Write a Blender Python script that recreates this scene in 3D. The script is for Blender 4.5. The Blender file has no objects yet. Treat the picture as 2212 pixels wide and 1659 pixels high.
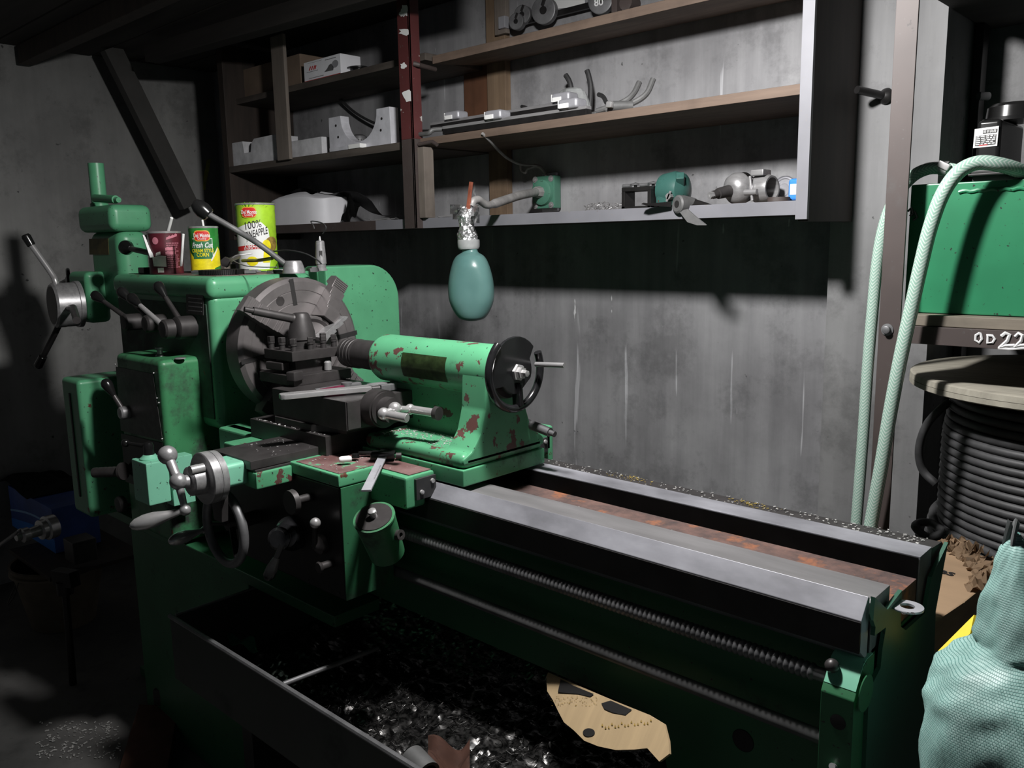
import bpy, bmesh, math, random
from mathutils import Vector, Matrix, noise
random.seed(7)
S = bpy.context.scene
COL = S.collection
PI = math.pi

# ------------------------------------------------------------------ camera, light, exposure
FPX = 1833.1
CAM_YAW, CAM_PITCH, CAM_ROLL = math.radians(43.2261), math.radians(9.4987), math.radians(-0.9979)
CAM = Vector((0, 0, 1.35))
_f = Vector((-math.sin(CAM_YAW)*math.cos(CAM_PITCH), math.cos(CAM_YAW)*math.cos(CAM_PITCH), -math.sin(CAM_PITCH)))
_r = Vector((math.cos(CAM_YAW), math.sin(CAM_YAW), 0)); _u = _r.cross(_f)
_c, _s = math.cos(CAM_ROLL), math.sin(CAM_ROLL)
_r, _u = _c*_r + _s*_u, -_s*_r + _c*_u
cam = bpy.data.cameras.new('camera'); cam.sensor_width = 36; cam.lens = FPX/2212*36
cam.clip_start = 0.02; cam.clip_end = 60
camo = bpy.data.objects.new('camera', cam); COL.objects.link(camo)
camo.matrix_world = Matrix(((_r.x, _u.x, -_f.x, CAM.x), (_r.y, _u.y, -_f.y, CAM.y), (_r.z, _u.z, -_f.z, CAM.z), (0, 0, 0, 1)))
S.camera = camo

def ray(px, py):
    return _r*((px-1106)/FPX) - _u*((py-829.5)/FPX) + _f
def P(px, py, X=None, Y=None, Z=None, D=None):
    """the point of the place that the photograph shows at a pixel, on a plane of known X, Y, Z or depth"""
    d = ray(px, py)
    if X is not None: t = (X-CAM.x)/d.x
    elif Y is not None: t = (Y-CAM.y)/d.y
    elif Z is not None: t = (Z-CAM.z)/d.z
    else: t = D
    return CAM + d*t

world = bpy.data.worlds.new('world'); S.world = world; world.use_nodes = True
bg = world.node_tree.nodes['Background']
bg.inputs[0].default_value = (0.80, 0.90, 1.0, 1); bg.inputs[1].default_value = 0.032

LAMP = Vector((-0.82, 0.925, 1.953))
ld = bpy.data.lights.new('work_light', 'POINT'); ld.energy = 92; ld.shadow_soft_size = 0.05; ld.color = (1.0, 0.985, 0.97)
lo = bpy.data.objects.new('work_light', ld); lo.location = LAMP; COL.objects.link(lo)

vs = S.view_settings
vs.view_transform = 'Standard'; vs.look = 'None'; vs.gamma = 1.0; vs.exposure = 0.0
try: vs.use_curve_mapping = False
except Exception: pass

# ------------------------------------------------------------------ materials
def srgb(r, g, b):
    f = lambda c: (c/255/12.92) if c/255 <= 0.04045 else ((c/255+0.055)/1.055)**2.4
    return (f(r), f(g), f(b), 1)
MATS = {}
class NT:
    def __init__(s, name):
        s.m = bpy.data.materials.new(name); s.m.use_nodes = True; s.t = s.m.node_tree; s.n = s.t.nodes
        s.b = s.n['Principled BSDF']; s.tc = None; MATS[name] = s.m
    def link(s, a, b): s.t.links.new(a, b)
    def coord(s, scale=(1, 1, 1), kind='Object'):
        if s.tc is None: s.tc = s.n.new('ShaderNodeTexCoord')
        mp = s.n.new('ShaderNodeMapping'); mp.inputs['Scale'].default_value = scale
        s.link(s.tc.outputs[kind], mp.inputs[0]); return mp.outputs[0]
    def noise(s, scale, detail=4, rough=0.6, stretch=(1, 1, 1)):
        t = s.n.new('ShaderNodeTexNoise'); t.inputs['Scale'].default_value = scale; t.inputs['Detail'].default_value = detail
        t.inputs['Roughness'].default_value = rough; s.link(s.coord(stretch), t.inputs['Vector']); return t.outputs[0]
    def ramp(s, src, a, b, ca=(0, 0, 0, 1), cb=(1, 1, 1, 1)):
        r = s.n.new('ShaderNodeValToRGB'); e = r.color_ramp.elements
        e[0].position, e[0].color, e[1].position, e[1].color = a, ca, b, cb
        s.link(src, r.inputs[0]); return r.outputs[0]
    def mix(s, fac, a, b, mode='MIX'):
        x = s.n.new('ShaderNodeMix'); x.data_type = 'RGBA'; x.blend_type = mode
        for i, v in ((0, fac), (6, a), (7, b)):
            if hasattr(v, 'is_linked') or hasattr(v, 'links'): s.link(v, x.inputs[i])
            else: x.inputs[i].default_value = v
        return x.outputs[2]
    def bump(s, src, strength, dist=0.002):
        b = s.n.new('ShaderNodeBump'); b.inputs['Strength'].default_value = strength; b.inputs['Distance'].default_value = dist
        s.link(src, b.inputs['Height']); s.link(b.outputs[0], s.b.inputs['Normal'])
    def out(s, col=None, rough=0.5, metal=0.0, spec=None):
        if col is not None:
            if hasattr(col, 'links'): s.link(col, s.b.inputs['Base Color'])
            else: s.b.inputs['Base Color'].default_value = col
        if hasattr(rough, 'links'): s.link(rough, s.b.inputs['Roughness'])
        else: s.b.inputs['Roughness'].default_value = rough
        s.b.inputs['Metallic'].default_value = metal
        if spec is not None: s.b.inputs['Specular IOR Level'].default_value = spec
        return s.m

def plain(name, c, rough=0.5, metal=0.0, var=0.25, scale=30, bump=0.0, stretch=(1, 1, 1)):
    """one colour with mottling"""
    m = NT(name); n = m.noise(scale, 5, 0.6, stretch)
    lo_ = tuple(v*(1-var) for v in c[:3])+(1,); hi = tuple(min(1, v*(1+var)) for v in c[:3])+(1,)
    col = m.ramp(n, 0.3, 0.7, lo_, hi)
    if bump: m.bump(n, bump)
    return m.out(col, rough, metal)

def worn(name, base, chip=(0.10, 0.035, 0.025, 1), grime=(0.022, 0.028, 0.024, 1), chips=0.60, dirt=0.62, rough=0.38):
    """old enamel: tone variation, grime patches, chips to primer"""
    m = NT(name)
    v = m.noise(7, 3); col = m.ramp(v, 0.3, 0.7, tuple(x*0.86 for x in base[:3])+(1,), tuple(x*1.1 for x in base[:3])+(1,))
    g = m.ramp(m.noise(9, 7, 0.68), dirt, dirt+0.16); col = m.mix(g, col, grime)
    sp = m.ramp(m.noise(130, 2, 0.5), 0.69, 0.73); col = m.mix(sp, col, grime)
    c1 = m.noise(26, 8, 0.62); c = m.ramp(c1, chips, chips+0.012); col = m.mix(c, col, chip)
    r = m.ramp(g, 0, 1, (rough,)*3+(1,), (0.7,)*3+(1,))
    m.bump(c, -0.25, 0.001)
    return m.out(col, r, 0.0)

GREEN = (0.088, 0.315, 0.165, 1)
worn('green_enamel', GREEN, chips=0.655, dirt=0.64)
worn('green_enamel_clean', GREEN, chips=0.72, dirt=0.74)
worn('green_enamel_chipped', GREEN, chip=(0.10, 0.045, 0.04, 1), chips=0.582, dirt=0.64)
worn('panel_shade', (0.022, 0.075, 0.042, 1), chips=0.70, dirt=0.42, rough=0.6)  # darker, dirtier green: shade of the headstock front put into the colour
worn('apron_shade_green', (0.03, 0.13, 0.06, 1), chips=0.68, dirt=0.55)  # darkened green: the apron side's shade put into the colour
worn('green_enamel_grimy', (0.045, 0.20, 0.085, 1), chips=0.66, dirt=0.50)
worn('dark_green_paint', (0.030, 0.145, 0.062, 1), chips=0.72, dirt=0.6, rough=0.45)
worn('tray_paint', (0.020, 0.028, 0.024, 1), chips=0.7, dirt=0.55, rough=0.5)
worn('end_cover_green', (0.028, 0.10, 0.065, 1), chips=0.73, dirt=0.72, rough=0.5)
worn('mint_enamel', (0.20, 0.52, 0.36, 1), chips=0.70, dirt=0.70)
worn('tank_green', (0.024, 0.19, 0.088, 1), chips=0.74, dirt=0.76, rough=0.35)
worn('teal_paint', (0.035, 0.105, 0.09, 1), chips=0.68, dirt=0.66)
worn('plate_teal', (0.065, 0.18, 0.125, 1), chips=0.74, dirt=0.74)
worn('primer_red', (0.10, 0.035, 0.032, 1), chip=(0.05, 0.2, 0.08, 1), grime=(0.06, 0.045, 0.045, 1), chips=0.68, dirt=0.55, rough=0.6)
worn('red_paint', (0.095, 0.026, 0.026, 1), chip=(0.5, 0.48, 0.46, 1), grime=(0.10, 0.07, 0.065, 1), chips=0.66, dirt=0.56, rough=0.45)
worn('rust_steel', (0.058, 0.044, 0.041, 1), chip=(0.035, 0.026, 0.024, 1), grime=(0.075, 0.069, 0.067, 1), chips=0.68, dirt=0.55, rough=0.6)
worn('galvanised', (0.19, 0.19, 0.21, 1), chip=(0.15, 0.13, 0.12, 1), grime=(0.2, 0.19, 0.19, 1), chips=0.7, dirt=0.6, rough=0.5)
plain('cast_iron', (0.050, 0.046, 0.046, 1), 0.5, 0.4, 0.3, 22)
plain('brace_steel', (0.055, 0.053, 0.05, 1), 0.8, 0.0, 0.2, 10)
plain('dark_steel', (0.056, 0.051, 0.051, 1), 0.42, 0.45, 0.25, 30)
plain('machined_steel', (0.33, 0.325, 0.33, 1), 0.36, 0.5, 0.2, 40, stretch=(0.3, 3, 3))
plain('way_steel', (0.25, 0.25, 0.275, 1), 0.45, 0.3, 0.42, 11, stretch=(0.5, 1, 1))
plain('bright_steel', (0.56, 0.55, 0.55, 1), 0.27, 0.65, 0.1, 30)
plain('chuck_steel', (0.16, 0.147, 0.147, 1), 0.36, 0.45, 0.2, 16)
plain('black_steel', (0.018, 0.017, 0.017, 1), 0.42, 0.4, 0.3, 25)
plain('oily_black', (0.004, 0.004, 0.004, 1), 0.5, 0.0, 0.3, 20)
MATS['oily_black'].node_tree.nodes['Principled BSDF'].inputs['Specular IOR Level'].default_value = 0.05
plain('cable_grey', (0.050, 0.050, 0.052, 1), 0.55, 0.0, 0.25, 30)
plain('flat_steel', (0.17, 0.165, 0.168, 1), 0.5, 0.3, 0.25, 12, stretch=(0.3, 2, 2))
plain('black_plastic', (0.010, 0.010, 0.010, 1), 0.22, 0.0, 0.2, 25)
plain('black_enamel', (0.012, 0.012, 0.013, 1), 0.18, 0.0, 0.3, 40)
plain('black_rubber', (0.024, 0.024, 0.025, 1), 0.6, 0.0, 0.25, 40)
plain('grey_metal', (0.17, 0.17, 0.175, 1), 0.5, 0.5, 0.3, 25)
plain('light_alloy', (0.40, 0.40, 0.43, 1), 0.45, 0.35, 0.12, 25)
plain('hanger_grey', (0.11, 0.11, 0.11, 1), 0.55, 0.2, 0.2, 30)
plain('grey_conduit', (0.30, 0.29, 0.285, 1), 0.5, 0.2, 0.25, 30)
plain('white_paint', (0.72, 0.72, 0.74, 1), 0.55, 0.0, 0.06, 12)
plain('white_card', (0.80, 0.80, 0.84, 1), 0.7, 0.0, 0.05, 10)
plain('dusty_white', (0.56, 0.56, 0.58, 1), 0.8, 0.0, 0.25, 18)
plain('dusty_alloy', (0.56, 0.56, 0.60, 1), 0.6, 0.1, 0.15, 24)
plain('paper_white', (0.78, 0.78, 0.77, 1), 0.6, 0.0, 0.04, 10)
plain('off_white', (0.78, 0.76, 0.70, 1), 0.6, 0.0, 0.2, 30)
plain('cardboard', (0.30, 0.20, 0.12, 1), 0.8, 0.0, 0.18, 9, 0.1, (0.3, 1, 4))
plain('torn_cardboard', (0.44, 0.32, 0.18, 1), 0.85, 0.0, 0.14, 8, 0.1, (5, 0.4, 0.4))
plain('dusty_board', (0.18, 0.13, 0.095, 1), 0.8, 0.0, 0.2, 8)
plain('maroon_label', (0.085, 0.012, 0.020, 1), 0.4, 0.0, 0.2, 30)
plain('pink_ink', (0.50, 0.17, 0.22, 1), 0.6, 0.0, 0.15, 60)
plain('lime_label', (0.36, 0.60, 0.03, 1), 0.4, 0.0, 0.3, 16)
plain('leaf_green', (0.08, 0.23, 0.012, 1), 0.45, 0.0, 0.5, 60)
plain('label_green', (0.02, 0.20, 0.03, 1), 0.4, 0.0, 0.25, 30)
plain('panel_green', (0.03, 0.16, 0.06, 1), 0.45, 0.0, 0.15, 30)
plain('corn_yellow', (0.80, 0.68, 0.015, 1), 0.4, 0.0, 0.2, 70)
plain('logo_red', (0.62, 0.03, 0.025, 1), 0.4, 0.0, 0.1, 30)
plain('logo_gold', (0.75, 0.40, 0.05, 1), 0.4, 0.0, 0.1, 30)
plain('ink_black', (0.015, 0.014, 0.014, 1), 0.6, 0.0, 0.1, 30)
plain('ink_red', (0.50, 0.02, 0.02, 1), 0.6, 0.0, 0.1, 30)
plain('pineapple_brown', (0.26, 0.17, 0.035, 1), 0.6, 0.0, 0.5, 120)
plain('chalk', (0.75, 0.75, 0.75, 1), 0.9, 0.0, 0.15, 80)
plain('copper_rod', (0.33, 0.10, 0.06, 1), 0.5, 0.3, 0.3, 40)
plain('yellow_card', (0.72, 0.55, 0.03, 1), 0.6, 0.0, 0.1, 20)
plain('yellow_strip', (0.42, 0.42, 0.08, 1), 0.6, 0.0, 0.3, 40)
plain('blue_plastic', (0.05, 0.24, 0.75, 1), 0.3, 0.0, 0.1, 20)
plain('blue_carton', (0.03, 0.08, 0.32, 1), 0.5, 0.0, 0.3, 10)
plain('light_blue', (0.25, 0.45, 0.75, 1), 0.5, 0.0, 0.1, 10)
plain('bucket_plastic', (0.13, 0.105, 0.075, 1), 0.6, 0.0, 0.25, 14)
plain('dark_cloth', (0.02, 0.022, 0.022, 1), 0.95, 0.0, 0.4, 20, 0.3)
plain('green_rag', (0.03, 0.22, 0.13, 1), 0.8, 0.0, 0.3, 30)
plain('nameplate', (0.06, 0.06, 0.058, 1), 0.45, 0.4, 0.4, 60)
plain('stained_plate', (0.038, 0.065, 0.022, 1), 0.5, 0.1, 0.6, 60)
plain('brass_plate', (0.10, 0.08, 0.02, 1), 0.5, 0.3, 0.4, 30)
plain('brick_red', (0.11, 0.05, 0.035, 1), 0.85, 0.0, 0.3, 20)
plain('spool_wood', (0.30, 0.28, 0.23, 1), 0.8, 0.0, 0.25, 12, 0.2, (1, 6, 1))
plain('dark_board', (0.026, 0.018, 0.014, 1), 0.7, 0.0, 0.4, 8, 0.15, (4, 4, 0.6))
plain('loft_wood', (0.020, 0.017, 0.015, 1), 0.85, 0.0, 0.4, 6, 0.15, (0.4, 4, 4))
plain('red_handle', (0.11, 0.014, 0.035, 1), 0.4, 0.0, 0.2, 40)
plain('poly_clear', (0.30, 0.31, 0.31, 1), 0.2, 0.0, 0.2, 30)

def wood(name, dark, light, along='x'):
    m = NT(name); st = {'x': (1, 14, 14), 'z': (14, 14, 1), 'y': (14, 1, 14)}[along]
    n = m.noise(2.2, 7, 0.65, st); c = m.ramp(n, 0.3, 0.72, dark, light)
    d = m.ramp(m.noise(5, 5), 0.5, 0.8); c = m.mix(d, c, tuple(x*0.6 for x in dark[:3])+(1,))
    m.bump(n, 0.25, 0.002); return m.out(c, 0.75)
wood('shelf_wood', (0.095, 0.066, 0.050, 1), (0.175, 0.124, 0.094, 1))
wood('grey_wood', (0.055, 0.045, 0.038, 1), (0.105, 0.088, 0.075, 1))
wood('upright_wood', (0.125, 0.082, 0.052, 1), (0.25, 0.175, 0.11, 1), 'z')
wood('brown_ply', (0.09, 0.038, 0.018, 1), (0.14, 0.06, 0.03, 1), 'z')
wood('strip_wood', (0.12, 0.10, 0.085, 1), (0.20, 0.17, 0.145, 1), 'z')
wood('dusty_plank', (0.11, 0.095, 0.075, 1), (0.24, 0.205, 0.16, 1))

def concrete(name, lo_, hi, streak=0.5, drips=True):
    m = NT(name)
    a = m.noise(1.6, 8, 0.62); c = m.ramp(a, 0.32, 0.68, lo_, hi)
    s = m.noise(3.0, 6, 0.6, (5, 5, 0.35)); s2 = m.ramp(s, 0.35, 0.65, (0.62, 0.62, 0.63, 1), (1.12, 1.12, 1.12, 1)); c = m.mix(streak, c, m.mix(1.0, c, s2, 'MULTIPLY'))
    if drips:
        d = m.ramp(m.noise(4.0, 3, 0.5, (7, 7, 0.5)), 0.675, 0.72); c = m.mix(d, c, (0.45, 0.45, 0.47, 1))
        e = m.ramp(m.noise(9.0, 4, 0.6, (2.2, 2.2, 0.55)), 0.705, 0.725); c = m.mix(e, c, (0.56, 0.56, 0.57, 1))
    sp = m.ramp(m.noise(34, 3, 0.55), 0.70, 0.75); c = m.mix(sp, c, (0.06, 0.06, 0.06, 1)); bl = m.ramp(m.noise(5.5, 9, 0.72), 0.52, 0.64, (1, 1, 1, 1), (0.72, 0.72, 0.72, 1)); c = m.mix(1.0, c, bl, 'MULTIPLY')
    m.bump(m.noise(22, 6, 0.6), 0.22, 0.004)
    return m.out(c, 0.82)
concrete('concrete_wall', (0.175, 0.173, 0.18, 1), (0.36, 0.36, 0.37, 1), 0.6)
concrete('concrete_left', (0.20, 0.20, 0.195, 1), (0.34, 0.34, 0.33, 1), 0.35, False)
concrete('concrete_column', (0.165, 0.165, 0.165, 1), (0.255, 0.255, 0.26, 1), 0.5, False)
concrete('concrete_floor', (0.06, 0.06, 0.058, 1), (0.15, 0.145, 0.14, 1), 0.0, False)

def rusty_floor():
    m = NT('rusty_gap'); a = m.noise(20, 8, 0.7)
    c = m.ramp(a, 0.35, 0.65, (0.045, 0.033, 0.032, 1), (0.15, 0.085, 0.07, 1))
    o = m.ramp(m.noise(11, 5, 0.7), 0.55, 0.62); c = m.mix(o, c, (0.23, 0.09, 0.045, 1))
    m.bump(a, 0.6, 0.004); return m.out(c, 0.8)
rusty_floor()
def red_top():
    m = NT('primer_top'); a = m.noise(14, 6, 0.65)
    c = m.ramp(a, 0.35, 0.65, (0.10, 0.045, 0.042, 1), (0.19, 0.115, 0.11, 1))
    g = m.ramp(m.noise(18, 7, 0.65), 0.60, 0.63); c = m.mix(g, c, GREEN)
    s = m.ramp(m.noise(160, 2, 0.5), 0.70, 0.74); c = m.mix(s, c, (0.5, 0.48, 0.45, 1))
    return m.out(c, 0.6)
red_top()

def weave():
    """woven polypropylene sack: rows of short tapes"""
    m = NT('woven_sack'); uv = m.n.new('ShaderNodeTexCoord')
    br = m.n.new('ShaderNodeTexBrick'); br.inputs['Scale'].default_value = 1.0
    mp = m.n.new('ShaderNodeMapping'); mp.inputs['Scale'].default_value = (150, 150, 1)
    m.link(uv.outputs['UV'], mp.inputs[0]); m.link(mp.outputs[0], br.inputs['Vector'])
    br.inputs['Brick Width'].default_value = 0.55; br.inputs['Row Height'].default_value = 0.36
    br.inputs['Mortar Size'].default_value = 0.06; br.inputs['Mortar Smooth'].default_value = 0.8
    br.inputs['Color1'].default_value = (0.36, 0.55, 0.51, 1); br.inputs['Color2'].default_value = (0.29, 0.48, 0.44, 1)
    br.inputs['Mortar'].default_value = (0.10, 0.25, 0.225, 1)
    big = m.ramp(m.noise(14, 3), 0.35, 0.65, (0.75, 0.75, 0.75, 1), (1.15, 1.15, 1.15, 1))
    c = m.mix(1.0, br.outputs['Color'], big, 'MULTIPLY')
    inv = m.n.new('ShaderNodeMath'); inv.operation = 'SUBTRACT'; inv.inputs[0].default_value = 1; m.link(br.outputs['Fac'], inv.inputs[1])
    m.bump(inv.outputs[0], 0.5, 0.001); return m.out(c, 0.45)
weave()
def braid():
    """clear hose with braided yarn: chevrons from UV"""
    m = NT('braided_hose'); uv = m.n.new('ShaderNodeTexCoord'); sep = m.n.new('ShaderNodeSeparateXYZ'); m.link(uv.outputs['UV'], sep.inputs[0])
    def M_(op, a, b=None):
        x = m.n.new('ShaderNodeMath'); x.operation = op
        for i, v in enumerate((a, b)):
            if v is None: continue
            if hasattr(v, 'links'): m.link(v, x.inputs[i])
            else: x.inputs[i].default_value = v
        return x.outputs[0]
    tri = M_('ABSOLUTE', M_('SUBTRACT', M_('FRACT', M_('MULTIPLY', sep.outputs[0], 4.0)), 0.5))
    ph = M_('FRACT', M_('ADD', M_('MULTIPLY', sep.outputs[1], 150.0), M_('MULTIPLY', tri, 3.0)))
    line = m.ramp(M_('ABSOLUTE', M_('SUBTRACT', ph, 0.5)), 0.14, 0.24, (1, 1, 1, 1), (0, 0, 0, 1))
    c = m.mix(line, (0.27, 0.42, 0.345, 1), (0.52, 0.60, 0.55, 1))
    return m.out(c, 0.22)
braid()
def foil():
    m = NT('foil'); m.bump(m.noise(60, 5, 0.6), 1.0, 0.004)
    return m.out((0.75, 0.75, 0.76, 1), 0.28, 0.9)
foil()
def screw_thread():
    m = NT('bottle_teal'); n = m.noise(8, 4); c = m.ramp(n, 0.3, 0.7, (0.08, 0.175, 0.165, 1), (0.115, 0.225, 0.21, 1))
    return m.out(c, 0.30)
screw_thread()
def chips_mat():
    m = NT('swarf'); n = m.noise(90, 2); c = m.ramp(n, 0.4, 0.6, (0.012, 0.012, 0.012, 1), (0.09, 0.087, 0.085, 1))
    return m.out(c, 0.30, 0.8)
chips_mat()
plain('brass_chips', (0.5, 0.38, 0.12, 1), 0.35, 0.6, 0.3, 60)
plain('silver_chips', (0.75, 0.74, 0.72, 1), 0.35, 0.6, 0.2, 60)

# ------------------------------------------------------------------ mesh builder
class MB:
    def __init__(s): s.bm = bmesh.new(); s.mi = 0; s.uv = None
    def _tag(s, verts):
        fs = {f for v in verts for f in v.link_faces}
        for f in fs: f.material_index = s.mi
        return s
    def m(s, i): s.mi = i; return s
    def box(s, x0, x1, y0, y1, z0, z1, bev=0.0, seg=2, rot=None, at=None):
        cx_, cy_, cz_ = (x0+x1)/2, (y0+y1)/2, (z0+z1)/2
        r = bmesh.ops.create_cube(s.bm, size=1); vs_ = r['verts']
        for v in vs_: v.co = Vector((v.co.x*(x1-x0), v.co.y*(y1-y0), v.co.z*(z1-z0)))
        if bev:
            es = list({e for v in vs_ for e in v.link_edges})
            q = bmesh.ops.bevel(s.bm, geom=es, offset=bev, segments=seg, profile=0.5, affect='EDGES', clamp_overlap=True)
            vs_ = list({v for f in q['faces'] for v in f.verts} | {v for v in vs_ if v.is_valid})
        mat = Matrix.Translation(Vector((cx_, cy_, cz_)))
        if rot is not None: mat = mat @ rot.to_4x4()
        for v in vs_: v.co = mat @ v.co
        return s._tag(vs_)
    def obox(s, c, rot, sx, sy, sz, bev=0.0, seg=2):
        """box centred at c with rotation matrix"""
        return s.box(c[0]-sx/2, c[0]+sx/2, c[1]-sy/2, c[1]+sy/2, c[2]-sz/2, c[2]+sz/2, bev, seg, rot)
    def bar(s, a, b, w, h, bev=0.0, up=Vector((0, 0, 1))):
        a, b = Vector(a), Vector(b); d = (b-a); L = d.length; x = d.normalized()
        y = up.cross(x)
        if y.length < 1e-4: y = Vector((0, 1, 0)).cross(x)
        y.normalize(); z = x.cross(y)
        R = Matrix((x, y, z)).transposed()
        return s.obox((a+b)/2, R, L, w, h, bev)
    def rev(s, a, axis, prof, n=32, cap=True):
        """profile [(t along axis, radius)...] revolved about axis from a"""
        a = Vector(a); x = Vector(axis).normalized(); y = x.orthogonal().normalized(); z = x.cross(y); new = []; rings = []
        for t, r in prof:
            if r < 1e-6: ring = [s.bm.verts.new(a+x*t)]
            else: ring = [s.bm.verts.new(a+x*t+(y*math.cos(2*PI*k/n)+z*math.sin(2*PI*k/n))*r) for k in range(n)]
            rings.append(ring); new += ring
        for A, B in zip(rings, rings[1:]):
            for k in range(n):
                k2 = (k+1) % n
                if len(A) == 1 and len(B) == 1: continue
                if len(A) == 1: s.bm.faces.new((A[0], B[k2], B[k]))
                elif len(B) == 1: s.bm.faces.new((A[k], A[k2], B[0]))
                else: s.bm.faces.new((A[k], A[k2], B[k2], B[k]))
        if cap:
            if len(rings[0]) > 1: s.bm.faces.new(rings[0][::-1])
            if len(rings[-1]) > 1: s.bm.faces.new(rings[-1])
        return s._tag(new)
    def cyl(s, a, b, r, r2=None, n=24, bev=0.0):
        a, b = Vector(a), Vector(b); L = (b-a).length; r2 = r if r2 is None else r2
        pr = [(0, r), (L, r2)] if not bev else [(0, max(r-bev, 1e-4)), (bev, r), (L-bev, r2), (L, max(r2-bev, 1e-4))]
        return s.rev(a, b-a, pr, n)
    def ball(s, c, r, n=20, sc=(1, 1, 1)):
        q = bmesh.ops.create_uvsphere(s.bm, u_segments=n, v_segments=max(8, n//2), radius=r)
        for v in q['verts']: v.co = Vector((v.co.x*sc[0], v.co.y*sc[1], v.co.z*sc[2]))+Vector(c)
        return s._tag(q['verts'])
    def tube(s, pts, r, n=12, cap=True, uv=False, closed=False):
        """round tube along points; r a number or a list"""
        pts = [Vector(p) for p in pts]; N = len(pts); rings = []; prev = None; new = []
        rr = r if isinstance(r, (list, tuple)) else [r]*N
        for i, p in enumerate(pts):
            if closed: t = pts[(i+1) % N]-pts[i-1]
            else: t = pts[min(i+1, N-1)]-pts[max(i-1, 0)]
            t.normalize()
            if prev is None: y = t.orthogonal().normalized()
            else:
                y = prev-t*prev.dot(t)
                y = y.normalized() if y.length > 1e-6 else t.orthogonal().normalized()
            prev = y; z = t.cross(y)
            ring = [s.bm.verts.new(p+(y*math.cos(2*PI*k/n)+z*math.sin(2*PI*k/n))*rr[i]) for k in range(n)]
            rings.append(ring); new += ring
        L = [0]
        for i in range(1, N): L.append(L[-1]+(pts[i]-pts[i-1]).length)
        if uv: lay = s.bm.loops.layers.uv.verify()
        seq = list(range(N-1))+([N-1] if closed else [])
        for i in seq:
            j = (i+1) % N
            for k in range(n):
                k2 = (k+1) % n; f = s.bm.faces.new((rings[i][k], rings[i][k2], rings[j][k2], rings[j][k]))
                if uv:
                    for lp, (u, v) in zip(f.loops, ((k/n, L[i]), ((k+1)/n, L[i]), ((k+1)/n, L[j]), (k/n, L[j]))): lp[lay].uv = (u, v)
        if cap and not closed:
            s.bm.faces.new(rings[0][::-1]); s.bm.faces.new(rings[-1])
        return s._tag(new)
    def ring(s, c, axis, R, r, n=40, k=12, a0=0, a1=2*PI, ref=None, sq=None):
        """torus or arc of torus"""
        c = Vector(c); x = Vector(axis).normalized(); y = (Vector(ref)-x*Vector(ref).dot(x)).normalized() if ref is not None else x.orthogonal().normalized(); z = x.cross(y)
        full = abs(a1-a0-2*PI) < 1e-6
        m_ = n if full else n+1
        pts = [c+(y*math.cos(a0+(a1-a0)*i/n)+z*math.sin(a0+(a1-a0)*i/n))*R for i in range(m_)]
        return s.tube(pts, r, k, closed=full)
    def prism(s, poly, off, bev=0.0):
        """polygon of 3D points pushed along vector off"""
        off = Vector(off); a = [s.bm.verts.new(Vector(p)) for p in poly]; b = [s.bm.verts.new(Vector(p)+off) for p in poly]; n = len(poly)
        f1 = s.bm.faces.new(a); f2 = s.bm.faces.new(b[::-1]); fs = [f1, f2]
        for i in range(n): fs.append(s.bm.faces.new((a[i], b[i], b[(i+1) % n], a[(i+1) % n])))
        bmesh.ops.recalc_face_normals(s.bm, faces=fs)
        vs_ = a+b
        if bev:
            es = list({e for f in fs for e in f.edges})
            q = bmesh.ops.bevel(s.bm, geom=es, offset=bev, segments=2, profile=0.5, affect='EDGES', clamp_overlap=True)
            vs_ = [v for f in q['faces'] for v in f.verts]+[v for v in vs_ if v.is_valid]
        return s._tag(vs_)
    def grid(s, fn, nu, nv, uv=None, thick=None):
        """surface fn(u,v) -> point; optional uv scale"""
        V = [[s.bm.verts.new(Vector(fn(i/nu, j/nv))) for j in range(nv+1)] for i in range(nu+1)]
        if uv: lay = s.bm.loops.layers.uv.verify()
        fs = []
        for i in range(nu):
            for j in range(nv):
                f = s.bm.faces.new((V[i][j], V[i+1][j], V[i+1][j+1], V[i][j+1])); fs.append(f)
                if uv:
                    for lp, (a, b) in zip(f.loops, ((i, j), (i+1, j), (i+1, j+1), (i, j+1))): lp[lay].uv = (a/nu*uv[0], b/nv*uv[1])
        s._tag([v for r in V for v in r])
        if thick:
            q = bmesh.ops.solidify(s.bm, geom=fs, thickness=thick)
            for f in q['geom']:
                if isinstance(f, bmesh.types.BMFace): f.material_index = s.mi
        return s
    def build(s, name, mats, parent=None, base=None, ang=35, smooth=True):
        me = bpy.data.meshes.new(name)
        bmesh.ops.recalc_face_normals(s.bm, faces=s.bm.faces[:]) if not getattr(s, 'keepn', False) else None
        if parent is not None: o_ = WLOC[parent.name]
        elif base is not None: o_ = Vector(base)
        else:
            cs = [v.co for v in s.bm.verts]
            o_ = Vector(((min(c.x for c in cs)+max(c.x for c in cs))/2, (min(c.y for c in cs)+max(c.y for c in cs))/2, min(c.z for c in cs)))
        for v in s.bm.verts: v.co -= o_
        s.bm.to_mesh(me); s.bm.free()
        if isinstance(mats, str): mats = [mats]
        for k in mats: me.materials.append(MATS[k])
        if smooth:
            for p_ in me.polygons: p_.use_smooth = True
            me.set_sharp_from_angle(angle=math.radians(ang))
        o = bpy.data.objects.new(name, me); COL.objects.link(o)
        if smooth:
            wn = o.modifiers.new('weighted_normal', 'WEIGHTED_NORMAL'); wn.keep_sharp = True; wn.weight = 70
        if parent is not None: o.parent = parent
        else: o.location = o_
        WLOC[o.name] = o_.copy()
        return o
WLOC = {}
def thing(name, label, cat, loc, group=None):
    o = bpy.data.objects.new(name, None); COL.objects.link(o); o.location = loc; o.empty_display_size = 0.05
    o['label'] = label; o['category'] = cat
    if group: o['group'] = group
    WLOC[o.name] = Vector(loc); return o
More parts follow.
